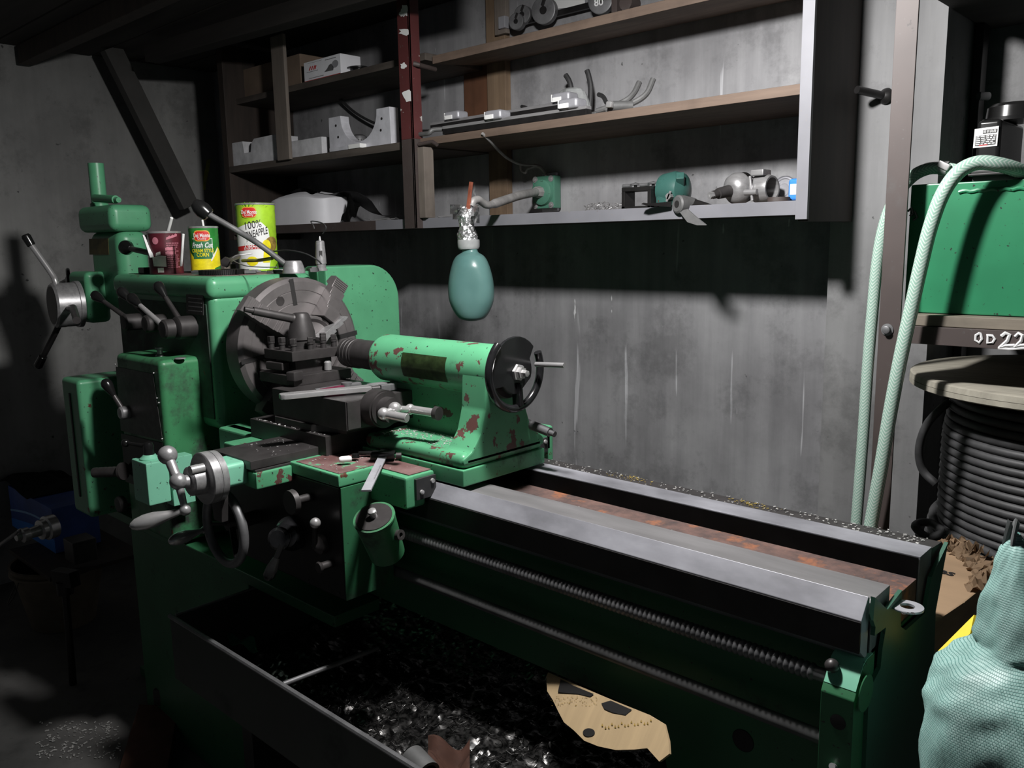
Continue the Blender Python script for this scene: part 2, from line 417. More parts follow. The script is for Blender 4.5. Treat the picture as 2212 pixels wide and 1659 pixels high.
def tag(o, label, cat, group=None, kind=None):
    o['label'] = label; o['category'] = cat
    if group: o['group'] = group
    if kind: o['kind'] = kind
    return o
def struct(o): o['kind'] = 'structure'; return o
def lab(o, t): o['label'] = t; return o
def spline(pts, n=8):
    pts = [Vector(p) for p in pts]; out = []
    Q = [pts[0]*2-pts[1]]+pts+[pts[-1]*2-pts[-2]]
    for i in range(1, len(Q)-2):
        p0, p1, p2, p3 = Q[i-1:i+3]
        for k in range(n):
            t = k/n
            out.append(0.5*((2*p1)+(p2-p0)*t+(2*p0-5*p1+4*p2-p3)*t*t+(3*p1-p0-3*p2+p3)*t**3))
    out.append(pts[-1]); return out
def text_faces(body, size, bold=0.0):
    """outline of a line of writing as (verts, faces) in its own plane, centred"""
    cu = bpy.data.curves.new('writing', 'FONT'); cu.body = body; cu.size = size; cu.align_x = 'CENTER'; cu.align_y = 'CENTER'; cu.offset = bold
    cu.resolution_u = 3
    o = bpy.data.objects.new('writing', cu); COL.objects.link(o)
    dg = bpy.context.evaluated_depsgraph_get(); me = bpy.data.meshes.new_from_object(o.evaluated_get(dg))
    vs_ = [v.co.copy() for v in me.vertices]; fs = [tuple(p_.vertices) for p_ in me.polygons]
    COL.objects.unlink(o); bpy.data.objects.remove(o); bpy.data.curves.remove(cu); bpy.data.meshes.remove(me)
    return vs_, fs
def flat_to(mb, vs_, fs, fn, cuts=None):
    """put flat verts/faces on a surface: fn(x,y) -> point; cuts: step in x so it can bend"""
    b = bmesh.new(); V = [b.verts.new(v) for v in vs_]
    for f in fs:
        try: b.faces.new([V[i] for i in f])
        except ValueError: pass
    if cuts:
        xs = [v.x for v in vs_]; x = min(xs)+cuts
        while x < max(xs):
            bmesh.ops.bisect_plane(b, geom=b.verts[:]+b.edges[:]+b.faces[:], plane_co=(x, 0, 0), plane_no=(1, 0, 0)); x += cuts
    mp = {v: mb.bm.verts.new(fn(v.co.x, v.co.y)) for v in b.verts}
    for f in b.faces:
        try: g = mb.bm.faces.new([mp[v] for v in f.verts]); g.material_index = mb.mi
        except ValueError: pass
    b.free(); return mb
def poly_to(mb, pts, fn, cuts=None):
    return flat_to(mb, [Vector((x, y, 0)) for x, y in pts], [tuple(range(len(pts)))], fn, cuts)
def ellipse(cx_, cy_, a, b, n=24): return [(cx_+a*math.cos(2*PI*i/n), cy_+b*math.sin(2*PI*i/n)) for i in range(n)]
def plane_fn(o, ux, uy): return lambda x, y: Vector(o)+Vector(ux)*x+Vector(uy)*y
X_, Y_, Z_ = Vector((1, 0, 0)), Vector((0, 1, 0)), Vector((0, 0, 1))
# ------------------------------------------------------------------ the room
YW = 2.06; XL = -3.80; YF = 1.75
def wall(name, x0, x1, y0, y1, z0, z1, m): return struct(MB().box(x0, x1, y0, y1, z0, z1).build(name, m, smooth=False))
wall('floor', XL-0.1, 2.2, -2.6, 2.36, -0.1, 0.0, 'concrete_floor')
wall('wall_back', XL-0.1, -0.80, YW, YW+0.12, 0, 2.7, 'concrete_wall')
wall('wall_left', XL-0.1, XL, -2.6, YW, 0, 2.7, 'concrete_left')
wall('wall_rear', -0.80, 2.2, 2.25, 2.35, 0, 2.7, 'concrete_column')
wall('column', -0.835, -0.605, 1.985, YW+0.16, 0, 2.7, 'concrete_column')
wall('ceiling', XL-0.1, 2.2, -2.6, 2.36, 2.7, 2.8, 'loft_wood')
# loft of dark planks over the shelves
lf = thing('loft_platform', 'dark timber loft platform close above the shelves', 'loft', (-2.9, 1.6, 2.14))
for i in range(6):
    MB().box(-3.78, -1.95, 0.98+i*0.18, 0.98+i*0.18+0.172, 2.14, 2.165, 0.003).build('plank', 'loft_wood', lf)
MB().bar(P(470, 80, Y=1.55)+Vector((-0.5, 0, 0.02)), P(960, -42, Y=1.55)+Vector((0.1, 0, 0.02)), 0.06, 0.06, 0.004).build('front_beam', 'loft_wood', lf)
MB().bar((-3.75, 1.25, 2.10), (-2.3, 1.25, 2.10), 0.05, 0.07, 0.004).build('cross_beam', 'dark_board', lf)
# work lamp out of view; shade and cord added, shade dims the upper walls
wl = thing('unseen_work_lamp', 'unseen work lamp above the lathe with an added light blocking shade', 'lamp', (LAMP.x, LAMP.y, LAMP.z))
b = MB(); b.rev((LAMP.x, LAMP.y, 2.075), -Z_, [(0, 0.03), (0.02, 0.06), (0.118, 0.20), (0.120, 0.20), (0.022, 0.057), (0.003, 0.028)], 48, cap=False); b.build('added_lamp_shade', 'black_steel', wl)
MB().cyl((LAMP.x, LAMP.y, 2.072), (LAMP.x, LAMP.y, 2.11), 0.03, n=20).cyl((LAMP.x, LAMP.y, 2.11), (LAMP.x, LAMP.y, 2.699), 0.004, n=8).build('added_lamp_cord', 'black_rubber', wl)
# diagonal brace beside the left wall
a, b = P(232, 90, X=-3.60), P(408, 446, X=-3.60)
br = MB().bar(a-(a-b)*0.035, b, 0.05, 0.075, 0.004)
tag(br.build('diagonal_brace', 'brace_steel'), 'dark diagonal brace crossing in front of the left wall', 'brace')
q = [P(x, y, X=XL+0.002) for x, y in ((447, 345), (455, 343), (452, 365), (447, 385), (444, 410), (439, 410), (440, 380))]
mk = MB(); mk.prism(q, (0.0015, 0, 0)); o = mk.build('paint_mark', 'yellow_strip'); tag(o, 'thin yellow paint mark on the left wall by the corner', 'paint mark')

# ------------------------------------------------------------------ shelves on the back wall
zl, zm = P(1280, 480, Y=YF).z, P(1280, 265, Y=YF).z
zt = P(1088.5, 103, Y=1.82).z; zlt = P(609, 203, Y=1.80).z
xr, xp, xl = -0.806, -2.04, -3.17
sh = thing('shelving_unit', 'long timber and steel shelving fixed along the grey back wall', 'shelving', (-2.0, 1.9, zl))
W2 = YW-0.004
MB().box(xl+0.02, xr, YF+0.006, W2, zl+0.004, zl+0.026, 0.002).build('shelf_board', 'grey_wood', sh)
MB().box(xp-0.2, xr, YF-0.001, YF+0.005, zl, zl+0.030, 0.001).build('steel_lip', 'galvanised', sh)
MB().box(xl+0.02, xp-0.2, YF-0.001, YF+0.005, zl, zl+0.030, 0.001).build('steel_lip', 'rust_steel', sh)
MB().box(xp+0.03, xr, YF, W2, zm, zm+0.022, 0.002).build('shelf_board', 'shelf_wood', sh)
MB().box(xl+0.02, xp+0.028, YF, W2, zm-0.004, zm+0.020, 0.002).build('shelf_board', 'grey_wood', sh)
MB().prism([(xp+0.02, 1.82, zt), (xp+0.02, 1.82, zt+0.024), (xp+0.02, W2, zt+0.050), (xp+0.02, W2, zt+0.026)], (xr-xp-0.02, 0, 0), 0.002).build('shelf_board', 'shelf_wood', sh)
MB().box(xl+0.02, xp+0.01, 1.80, W2, zlt, zlt+0.022, 0.002).build('shelf_board', 'grey_wood', sh)
# posts
p_ = lambda x, y, Y=YF: P(x, y, Y=Y)
b = MB(); x0, x1 = P(856, 0, Y=1.72).x, P(881, 0, Y=1.72).x
b.box(x0, x1, 1.72, 1.727, zm+0.02, 2.12, 0.001).box(x1-0.006, x1, 1.72, 1.76, zm+0.02, 2.12, 0.001)
lab(b.build('post', 'red_paint', sh), 'red painted steel post with chipped white spots')
sp = MB()
for cx_, cy_, w, h in ((880, 22, 10, 18), (881, 68, 14, 9), (887, 207, 15, 16), (878, 142, 7, 8), (874, 30, 7, 6)):
    pts = []
    for k in range(14):
        r_ = random.uniform(0.55, 1.1); pts.append(P(cx_-6+w*r_*math.cos(k*PI/7), cy_+h*r_*math.sin(k*PI/7), Y=1.7195))
    pts = [Vector((min(v.x, x1-0.001), v.y, v.z)) for v in pts]
    sp.prism(pts, (0, -0.0008, 0))
lab(sp.build('paint_patch', 'paper_white', sh), 'white paint patches on the red post')
b = MB(); b.box(x0, x1, 1.72, 1.727, zl, zm+0.02, 0.001).box(x1-0.006, x1, 1.72, 1.76, zl, zm+0.02, 0.001)
lab(b.build('post', 'rust_steel', sh), 'rusty lower length of the steel post')
MB().box(x1, x1+0.03, 1.735, 1.775, zl+0.03, zm-0.005, 0.003).build('post_block', 'strip_wood', sh)
c = P(905, 312, Y=1.74); MB().tube([c, c+Vector((0.05, 0.01, 0.004)), c+Vector((0.07, 0.01, -0.006))], 0.006).build('bracket', 'rust_steel', sh)
MB().tube([P(893, 137, Y=1.73), P(903, 140, Y=1.74), P(940, 150, Y=1.83)], 0.007).build('bracket', 'rust_steel', sh)
xa, xb = P(590, 200, Y=1.735).x, P(617, 200, Y=1.735).x
MB().box(xa, xb, 1.735, 1.749, P(600, 348, Y=1.74).z, P(600, 76, Y=1.74).z, 0.003).build('front_strip', 'strip_wood', sh)
MB().box(xl-0.02, xl+0.02, YF, W2, zl-0.02, 2.12, 0.003).build('end_board', 'dark_board', sh)
b = MB(); b.box(xr, -0.780, 1.735, 1.745, zl-0.01, 2.4, 0.001); lab(b.build('post', 'galvanised', sh), 'pale galvanised end post')
MB().box(-0.8055, -0.783, 1.747, 1.983, zl-0.014, 2.4, 0.002).build('end_board', 'dark_board', sh)
MB().box(xr-0.105, xr-0.03, YW-0.02, W2, zl+0.03, zm-0.005, 0.002).build('red_lining', 'primer_red', sh)
ux0, ux1 = P(1052, 200, Y=2.03).x, P(1092, 200, Y=2.03).x
MB().box(ux0, ux1, 2.03, W2, zl+0.028, 2.14, 0.003).build('wall_upright', 'upright_wood', sh)
MB().box(P(1072, 60, Y=2.02).x, P(1097, 60, Y=2.02).x, 2.012, 2.03, P(1080, 76, Y=2.02).z, 2.14, 0.002).build('wall_upright', 'strip_wood', sh)
MB().box(P(1002, 200, Y=2.045).x, P(1056, 200, Y=2.045).x, 2.045, W2, zm+0.024, P(1030, 120, Y=2.045).z, 0.002).build('ply_patch', 'brown_ply', sh)
TL, TM, TT = zl+0.030, zm+0.0225, zt+0.040

# ---- left bay, top board
TTL = zlt+0.0225; TML = zm+0.0205
def pbox(name, m, x0p, x1p, yp, Yf, depth, h0, h1, label, cat, bev=0.004, parent=None, **k):
    xa_, xb_ = P(x0p, yp, Y=Yf).x, P(x1p, yp, Y=Yf).x
    o = MB().box(xa_, xb_, Yf, Yf+depth, h0, h1, bev).build(name, m, parent)
    return tag(o, label, cat, **k) if label else o
pbox('carton', 'dusty_board', 520, 650, 170, 1.84, 0.14, TTL+0.001, P(560, 140, Y=1.84).z, 'plain brown cardboard carton on the top shelf behind the timber strip', 'box')
wx0, wx1 = P(657, 165, Y=1.815).x, P(737, 165, Y=1.815).x; wz1 = P(700, 124, Y=1.815).z
rb = thing('respirator_box', 'white printed box with red logo on the upper left shelf', 'box', ((wx0+wx1)/2, 1.86, TTL))
MB().box(wx0, wx1, 1.815, 1.90, TTL+0.001, wz1, 0.002).build('carton', 'white_card', rb)
W, H = wx1-wx0, wz1-TTL; fn = plane_fn((wx0, 1.8145, TTL), (W, 0, 0), (0, 0, H))
b = MB(); b.m(0)
for x in (0.14, 0.20, 0.26):
    poly_to(b, [(x, 0.55), (x+0.03, 0.55), (x+0.075, 0.74), (x+0.045, 0.74)], fn)
poly_to(b, [(0.30, 0.55), (0.33, 0.55), (0.365, 0.72), (0.335, 0.72)], fn)
poly_to(b, [(0.01, 0.045), (0.99, 0.045), (0.99, 0.075), (0.01, 0.075)], fn)
b.m(1)
for y, x0_, x1_, h in ((0.47, 0.08, 0.40, 0.025), (0.15, 0.14, 0.55, 0.03), (0.84, 0.60, 0.88, 0.035), (0.90, 0.12, 0.5, 0.012)):
    x = x0_
    while x < x1_:
        w = random.uniform(0.012, 0.03); poly_to(b, [(x, y), (x+w, y), (x+w+0.004, y+h), (x+0.004, y+h)], fn); x += w+0.009
b.m(2); poly_to(b, [(0.56, 0.30), (0.80, 0.28), (0.82, 0.40), (0.76, 0.62), (0.70, 0.58), (0.64, 0.42)], fn)
b.m(3); poly_to(b, ellipse(0.86, 0.56, 0.085, 0.18), fn)
b.build('printing', ['ink_red', 'ink_black', 'grey_metal', 'light_alloy'], rb)
tp = MB(); c = P(775, 150, Y=1.88); c.z = TTL+0.002
tp.rev(c, Z_, [(0, 0.036), (0.003, 0.040), (0.006, 0.040), (0.007, 0.030), (0.018, 0.030), (0.019, 0.042), (0.024, 0.042), (0.026, 0.038)], 36)
tag(tp.build('tape_spool', 'black_plastic'), 'black flat spool lying beside the white printed box', 'spool')
cb = spline([P(735, 215, Y=2.03), P(770, 245, Y=2.03), P(815, 268, Y=2.02), P(870, 280, Y=2.0), P(925, 283, Y=1.95), P(960, 275, Y=1.9)])
tag(MB().tube(cb, 0.005, 8).build('black_cable', 'black_rubber'), 'black cable sagging behind the red post', 'cable')

# ---- left bay, middle board
z = TML+0.001
x0_, x1_ = P(503, 350, Y=1.77).x, P(590, 345, Y=1.77).x; zt_ = P(540, 302, Y=1.77).z
n0, n1 = x0_+(x1_-x0_)*0.28, x0_+(x1_-x0_)*0.50
poly = [(x0_, 1.77, z), (x1_+0.02, 1.77, z), (x1_+0.02, 1.77, zt_+0.004), (n1+0.02, 1.77, zt_+0.002), (n1, 1.77, zt_-0.012), (n1-0.01, 1.77, zt_-0.045), (n0+0.01, 1.77, zt_-0.045), (n0, 1.77, zt_), (x0_, 1.77, zt_)]
tag(MB().prism(poly, (0, 0.10, 0), 0.002).build('notched_block', 'dusty_white'), 'dusty pale block with a notch cut in its top', 'block')
pbox('storage_block', 'dusty_white', 617, 697, 345, 1.79, 0.11, z, P(660, 300, Y=1.79).z, 'plain pale rectangular block just right of the timber strip', 'block')
# bearing saddle: plate with a half round cut
bs = thing('bearing_saddle', 'pale metal saddle plate with a half round cut and bolt holes', 'machine part', (P(780, 340, Y=1.79).x, 1.79, z))
xa, xb = P(712, 320, Y=1.78).x, P(846, 320, Y=1.78).x; za = P(720, 253, Y=1.78).z; w = xb-xa; xm = (xa+xb)/2
poly = [(xa, z), (xb, z), (xb-0.004, za), (xb-w*0.21, za)]
zc_ = za-0.004; R_ = w*0.29
for k in range(1, 16): poly.append((xm+R_*math.cos(PI*k/16)*1.0, zc_-R_*1.32*math.sin(PI*k/16)*min(1, (za-z)*0.76/(R_*1.32))))
poly += [(xa+w*0.21, za), (xa+0.002, za)]
MB().prism([(x, 1.78, zz) for x, zz in poly], (0, 0.035, 0), 0.0015).build('plate', 'dusty_alloy', bs)
b = MB()
for fx, fz in ((0.13, 0.75), (0.16, 0.42), (0.87, 0.72), (0.85, 0.42)): b.cyl((xa+w*fx, 1.7785, z+(za-z)*fz), (xa+w*fx, 1.782, z+(za-z)*fz), 0.0042, n=12)
b.build('bolt_hole', 'ink_black', bs)
MB().box(xa+w*0.10, xa+w*0.42, 1.755, 1.779, z, z+0.012, 0.001).build('foot', 'dusty_alloy', bs)
MB().box(xa+w*0.43, xa+w*0.62, 1.752, 1.779, z, z+0.014, 0.001).build('foot', 'paper_white', bs)
c = P(777, 318, Y=1.90); c.z = z; R_ = 0.030
b = MB(); b.rev(c, Z_, [(0, R_*0.9), (0.004, R_), (0.05, R_), (0.064, R_*0.86), (0.07, R_*0.5)], 40)
for i in range(8):
    for j in range(22): b.ball(c+Vector((math.cos(j*2*PI/22+(i % 2)*0.14)*R_, math.sin(j*2*PI/22+(i % 2)*0.14)*R_, 0.006+i*0.0062)), 0.0030, 6)
tag(b.build('knobbed_cup', 'grey_metal'), 'silvery dimpled cup behind the half round saddle plate', 'cup')

# ---- left bay, bottom board
z = zl+0.0265
cx_ = P(662, 470, Y=1.90).x; xa, xb = P(597, 470, Y=1.82).x, P(728, 470, Y=1.82).x; zh = P(650, 412, Y=1.82).z-z
def sack(u, v):
    th = u*2*PI; e = 0.45
    sx = math.copysign(abs(math.cos(th))**e, math.cos(th)); sy = math.copysign(abs(math.sin(th))**e, math.sin(th))
    k = 1-0.10*v-0.9*max(0, v-0.80)**1.3*5; k = max(k, 0.02)
    return (cx_+(xb-xa)/2*sx*k*(1-0.04*math.sin(5*th)*v), 1.91+0.085*sy*k, z+0.001+zh*(v*1.08-0.12*v*v*v)+0.006*math.sin(3*th)*v)
ws = thing('wrapped_bundle', 'white paper wrapped bundle in black film on the lowest left shelf', 'parcel', (cx_, 1.91, z))
MB().grid(sack, 48, 14).build('wrapping', 'white_card', ws, ang=30)
b = MB(); b.grid(lambda u, v: (xa-0.03+u*(xb-xa+0.13), 1.90+0.09*v, z+zh*(1.02-0.35*max(0, u-0.6)**1.2*4)+0.016*math.sin(u*9+v*4)-0.05*v), 26, 6, thick=0.0015)
b.grid(lambda u, v: (xb-0.01+0.055*u, 1.84+0.05*v, z+0.004+zh*0.8*v*(1-0.5*u)+0.01*math.sin(6*u+9*v)), 10, 8, thick=0.0015)
lab(b.build('plastic_film', 'black_plastic', ws), 'crumpled black plastic film')
# ------------------------------------------------------------------ right bay, top board
yr_ = 2.025
rl = thing('disc_rail', 'black wall rail above the top right shelf carrying grey discs', 'rail', P(1180, 35, Y=yr_))
MB().bar(P(1090, 58, Y=yr_), P(1420, -25, Y=yr_), 0.012, 0.016, 0.001).build('rail', 'black_steel', rl)
MB().box(P(1090, 45, Y=yr_).x-0.004, P(1102, 45, Y=yr_).x, 2.0, 2.02, P(1095, 64, Y=yr_).z, P(1095, 38, Y=yr_).z, 0.002).build('end_bracket', 'light_alloy', rl)
ax = Vector((0.28, -1, -0.05)).normalized()
def disc(px, py, r, m, label, hole=True, thick=0.022, yy=1.985):
    c = P(px, py, Y=yy); t = thing('wheel_disc', label, 'disc', c, 'discs on the wall rail above the top shelf')
    MB().rev(c+ax*0.0, -ax, [(0, r*0.30), (0, r*0.92), (0.002, r), (thick, r), (thick, r*0.3)], 40, cap=False).build('disc', m, t)
    b = MB(); b.rev(c+ax*0.0005, -ax, [(0, r*0.28), (0.004, r*0.30), (thick+0.014, r*0.30)], 20); b.build('hub', 'black_steel', t)
    n = ax.orthogonal().normalized()
    b = MB(); R = Matrix.Rotation(0.5, 3, 'Y'); b.obox(c+ax*0.002+Vector((0.004, 0, r*0.62)), R, r*0.28, 0.004, r*0.7, 0.001); b.build('slot', 'ink_black', t)
    return t
disc(1114, 46, 0.024, 'grey_metal', 'smallest grey disc at the left end of the wall rail')
disc(1127, 31, 0.027, 'grey_metal', 'dark slotted disc second from the left on the wall rail', yy=2.0)
disc(1173, 22, 0.038, 'grey_metal', 'large grey disc in the middle of the wall rail')
t = disc(1296, 0, 0.036, 'grey_metal', 'grey disc with chalked number 80 at the picture top')
b = MB(); v_, f_ = text_faces('80', 0.026, 0.0006); flat_to(b, v_, f_, plane_fn(P(1294, 6, Y=1.985)+ax*0.003, (1, 0.28, 0), (0, -0.05, 1))); b.build('chalk_number', 'chalk', t)
q = [P(x, y, Y=YW-0.002) for x, y in ((1190, -25), (1262, -30), (1264, 12), (1196, 20))]
tag(MB().prism(q, (0, -0.0012, 0)).build('paper_sheet', 'paper_white'), 'white sheet on the wall behind the rail of discs', 'paper')
z = TT+0.0005
c = P(1345, 12, Y=1.93); b = MB(); b.box(c.x-0.05, c.x+0.06, 1.915, 1.96, z, z+0.012, 0.002); b.box(c.x-0.03, c.x-0.012, 1.92, 1.95, z+0.012, z+0.06, 0.002); b.cyl((c.x+0.02, 1.915, z+0.03), (c.x+0.02, 1.955, z+0.03), 0.02)
tag(b.build('rusty_fitting', 'rust_steel'), 'rusty fitting standing on the top board by the chalked disc', 'machine part')
# ------------------------------------------------------------------ right bay, middle board
def PM(px, py, Y, r): v = P(px, py, Y=Y); v.z = max(v.z, TM+r); return v
def rail(a, b_, label, blocks):
    a, b_ = Vector(a), Vector(b_); t = thing('linear_rail', label, 'rail', (a+b_)/2, 'slide rails on the middle shelf')
    d = (b_-a).normalized(); n = Vector((-d.y, d.x, 0)).normalized(); up = d.cross(n); up = up if up.z > 0 else -up
    MB().bar(a-up*0.0075, b_-up*0.0075, 0.024, 0.016, 0.0015).build('rail_body', 'black_steel', t)
    MB().bar(a+up*0.0045, b_+up*0.0045, 0.0235, 0.0085, 0.001).build('rail_face', 'machined_steel', t)
    for f in blocks:
        c = a+(b_-a)*f; R = Matrix((d, n, up)).transposed()
        s = MB().obox(c+up*0.018, R, 0.062, 0.048, 0.026, 0.008, 3).build('slide_block', 'light_alloy', t)
        e = MB(); e.obox(c+up*0.019-d*0.0315, R, 0.004, 0.040, 0.020, 0.001); e.obox(c+up*0.013-n*0.0245-d*0.01, R, 0.03, 0.003, 0.012, 0.001); e.build('end_cap', 'paper_white', s)
rail(PM(962, 293, 1.768, 0.0175), PM(1272, 238, 1.79, 0.0185), 'nearer black slide rail lying along the middle shelf edge', (0.40, 0.90))
rail(PM(935, 272, 1.86, 0.0175), PM(1236, 224, 1.89, 0.0175), 'farther black slide rail lying behind the nearer rail', (0.19, 0.955))
def rod(name, pts, r, m, label, cat='rod', group=None, n=6): return tag(MB().tube([Vector((v.x, v.y, max(v.z, TM+r+0.001))) for v in spline(pts, n)], r, 10).build(name, m), label, cat, group)
g_ = 'bent rods on the middle shelf'
rod('bent_rod', [P(1290, 240, Y=1.80), P(1345, 221, Y=1.82), P(1368, 203, Y=1.84), P(1381, 178, Y=1.86)], 0.0075, 'hanger_grey', 'left one of two parallel grey bent rods on the middle shelf', group=g_)
rod('bent_rod', [P(1310, 244, Y=1.78), P(1366, 223, Y=1.80), P(1396, 203, Y=1.82), P(1411, 171, Y=1.84)], 0.0075, 'hanger_grey', 'right one of two parallel grey bent rods on the middle shelf', group=g_)
rod('bent_rod', [P(1222, 162, Y=1.98), P(1230, 176, Y=1.98), P(1234, 196, Y=1.98), P(1233, 240, Y=1.98)], 0.0075, 'black_rubber', 'short black curved rod standing behind the plastic bag', group=g_)
rod('bent_rod', [P(1268, 152, Y=1.98), P(1272, 165, Y=1.98), P(1276, 190, Y=1.98), P(1274, 238, Y=1.98)], 0.0075, 'black_rubber', 'tall black rod standing against the wall above the slide rails', group=g_)
rod('bent_rod', [P(1293, 204, Y=1.95), P(1303, 209, Y=1.94), P(1310, 222, Y=1.92)], 0.006, 'black_rubber', 'short black hook between the tall rod and the grey bent rods', group=g_)
rod('bent_rod', [P(897, 291, Y=1.75), P(925, 288, Y=1.75), P(938, 280, Y=1.76), P(985, 278, Y=1.80)], 0.007, 'hanger_grey', 'grey hooked rod at the left end of the slide rails', group=g_)
for px in (1127, 1165):
    rod('bent_rod', [P(px, 230, Y=1.96), P(px+10, 233, Y=1.95), P(px+18, 243, Y=1.94)], 0.005, 'black_rubber', 'small black rod tip behind the rails, %s' % ('left of the pair' if px == 1127 else 'right of the pair'), group=g_)
t = thing('pipe_stub', 'short pipe stub with a bright cut end beside the bent rods', 'pipe', P(1340, 236, Y=1.77))
a, b_ = P(1324, 238, Y=1.765), P(1366, 231, Y=1.80); a.z = max(a.z, TM+0.013); b_.z = TM+0.013
MB().cyl(a, b_, 0.012).build('tube', 'hanger_grey', t); MB().bar(a+Vector((-0.012, 0, 0.004)), a+Vector((0.006, 0, 0.002)), 0.03, 0.016, 0.004).build('bright_tip', 'bright_steel', t)
c = P(1236, 222, Y=1.95)
def bag(u, v):
    th = u*2*PI; rr = 0.055*math.cos(v*PI/2)**0.5*(1+0.10*math.sin(5*th+3*v))
    return c+Vector((rr*math.cos(th), rr*0.8*math.sin(th), -0.045+0.085*math.sin(v*PI/2)))
tag(MB().grid(bag, 30, 8).build('plastic_bag', 'poly_clear', ang=12), 'crumpled clear plastic bag behind the upper slide rail', 'bag')
b = MB(); b.tube(spline([PM(1080, 268, 1.83, 0.007), PM(1150, 264, 1.83, 0.007), PM(1210, 256, 1.83, 0.007), PM(1275, 246, 1.83, 0.007)]), 0.006, 8)
b.tube(spline([PM(1120, 271, 1.82, 0.006), PM(1170, 268, 1.815, 0.006), PM(1230, 254, 1.815, 0.006), PM(1290, 244, 1.82, 0.006)]), 0.005, 8)
b.obox(PM(1255, 252, 1.825, 0.008), Matrix.Rotation(0.0, 3, 'Y'), 0.12, 0.03, 0.010, 0.003)
tag(b.build('loose_bracket', 'hanger_grey'), 'grey metal bracket pieces lying under the slide rails', 'bracket')

# ------------------------------------------------------------------ lamp arm on the wall
la = thing('conduit_mount', 'green square wall mount with a grey hooked conduit arm', 'wall mount', P(1180, 412, Y=2.05))
q = [P(x, y, Y=YW-0.001) for x, y in ((1176, 376), (1206, 372), (1209, 455), (1176, 459))]
MB().prism(q, (0, -0.012, 0), 0.002).build('backing_board', 'dusty_alloy', la)
mx0, mx1, mz0, mz1 = P(1150, 420, Y=2.012).x, P(1197, 420, Y=2.012).x, P(1172, 451, Y=2.012).z, P(1172, 380, Y=2.012).z
mc = Vector(((mx0+mx1)/2, 2.012, (mz0+mz1)/2))
MB().box(mx0, mx1, 2.012, 2.046, mz0, mz1, 0.005).build('mount_box', 'plate_teal', la)
MB().rev(mc, -Y_, [(0, 0.041), (0.010, 0.038), (0.014, 0.030), (0.014, 0.001)], 32).build('round_boss', 'plate_teal', la)
for sx in (0.14, 0.86):
    for sz in (0.1, 0.9):
        c = Vector((mx0+(mx1-mx0)*sx, 2.0119, mz0+(mz1-mz0)*sz)); b = MB(); b.rev(c, -Y_, [(0, 0.010), (0.002, 0.009), (0.002, 0.005), (0.0045, 0.0045), (0.005, 0.0001)], 18); b.build('screw', 'machined_steel', la)
MB().cyl(mc+Vector((0, -0.014, 0)), mc+Vector((0.0, -0.035, 0)), 0.018, 0.016, n=8).build('conduit_nut', 'grey_conduit', la)
pts = [mc+Vector((0, -0.03, 0)), P(1120, 423, Y=1.84), P(1068, 440, Y=1.69), P(1052, 443, Y=1.64), P(1040, 436, Y=1.61), P(1032, 431, Y=1.59), P(1022, 435, Y=1.572), P(1019, 445, Y=1.568)]
pp = spline(pts, 8); MB().tube(pp, [0.0125]*17+[0.010]*(len(pp)-17), 14).build('conduit_arm', 'grey_conduit', la)
b = MB(); b.tube(spline([P(1042, 288, Y=1.742), P(1060, 306, Y=1.78), P(1078, 326, Y=1.85), P(1098, 343, Y=1.92), P(1125, 355, Y=1.98), P(1160, 358, Y=2.02)]), 0.0042, 8)
lab(b.build('wire', 'grey_conduit', la), 'grey wire rising to the middle shelf')
b = MB(); b.tube(spline([P(1160, 358, Y=2.02), P(1140, 365, Y=2.0), P(1135, 373, Y=2.0), P(1126, 367, Y=2.0), P(1124, 352, Y=1.985)]), 0.0042, 8); b.build('wire', 'grey_conduit', la)
MB().tube(spline([P(1152, 357, Y=2.02), P(1166, 361, Y=2.03), P(1178, 374, Y=2.035), P(1180, 384, Y=2.03)]), 0.0055, 8).build('wire', 'grey_conduit', la)
# hanging bottle
YB = 1.56
bo = thing('hanging_bottle', 'squeezed teal plastic bottle hung from the wall arm', 'bottle', P(1018, 690, Y=YB))
s_ = (P(1018, 690, Y=YB)-CAM).dot(_f)/FPX       # metres per pixel there
prof = [(536, 17), (545, 19), (552, 30), (562, 38), (580, 45), (605, 51), (630, 53), (650, 51), (668, 44), (682, 35), (689, 26), (693, 10)]
def sq(c_, rings, rx=1.0, ry=0.85, dent=0.0, n=36, tw=0):
    b = MB(); R_ = []
    for i, (y, r) in enumerate(rings):
        cc = P(c_(y), y, Y=YB); ring = []
        for k in range(n):
            th = 2*PI*k/n; d = 1-dent*max(0, math.cos(th-5.4))**6*math.sin(PI*min(1, max(0, (y-575)/115)))
            ring.append(b.bm.verts.new(cc+Vector((math.cos(th)*r*s_*rx*d*1.02, math.sin(th)*r*s_*ry*d, 0))))
        R_.append(ring)
    for A, B in zip(R_, R_[1:]):
        for k in range(n): b.bm.faces.new((A[k], A[(k+1) % n], B[(k+1) % n], B[k]))
    b.bm.faces.new(R_[0]); b.bm.faces.new(R_[-1]); return b
sp_ = [(Vector((y, r, 0))) for y, r in prof]; sp_ = [(v.x, v.y) for v in spline(sp_, 4)]
sq(lambda y: 1015+(y-540)*0.03, sp_, dent=0.22).build('bottle_body', 'bottle_teal', bo, ang=70)
fp = [(448, 8), (455, 15), (465, 18), (480, 16), (495, 17), (505, 21), (515, 22), (525, 21), (538, 18)]
b = sq(lambda y: 1005+(y-448)*0.075, [(v.x, v.y) for v in spline([Vector((y, r, 0)) for y, r in fp], 4)], ry=0.9)
for v in b.bm.verts: v.co += Vector((random.uniform(-1, 1), random.uniform(-1, 1), random.uniform(-1, 1)))*0.0022
b.build('foil_wrap', 'foil', bo, ang=20)
b = MB()
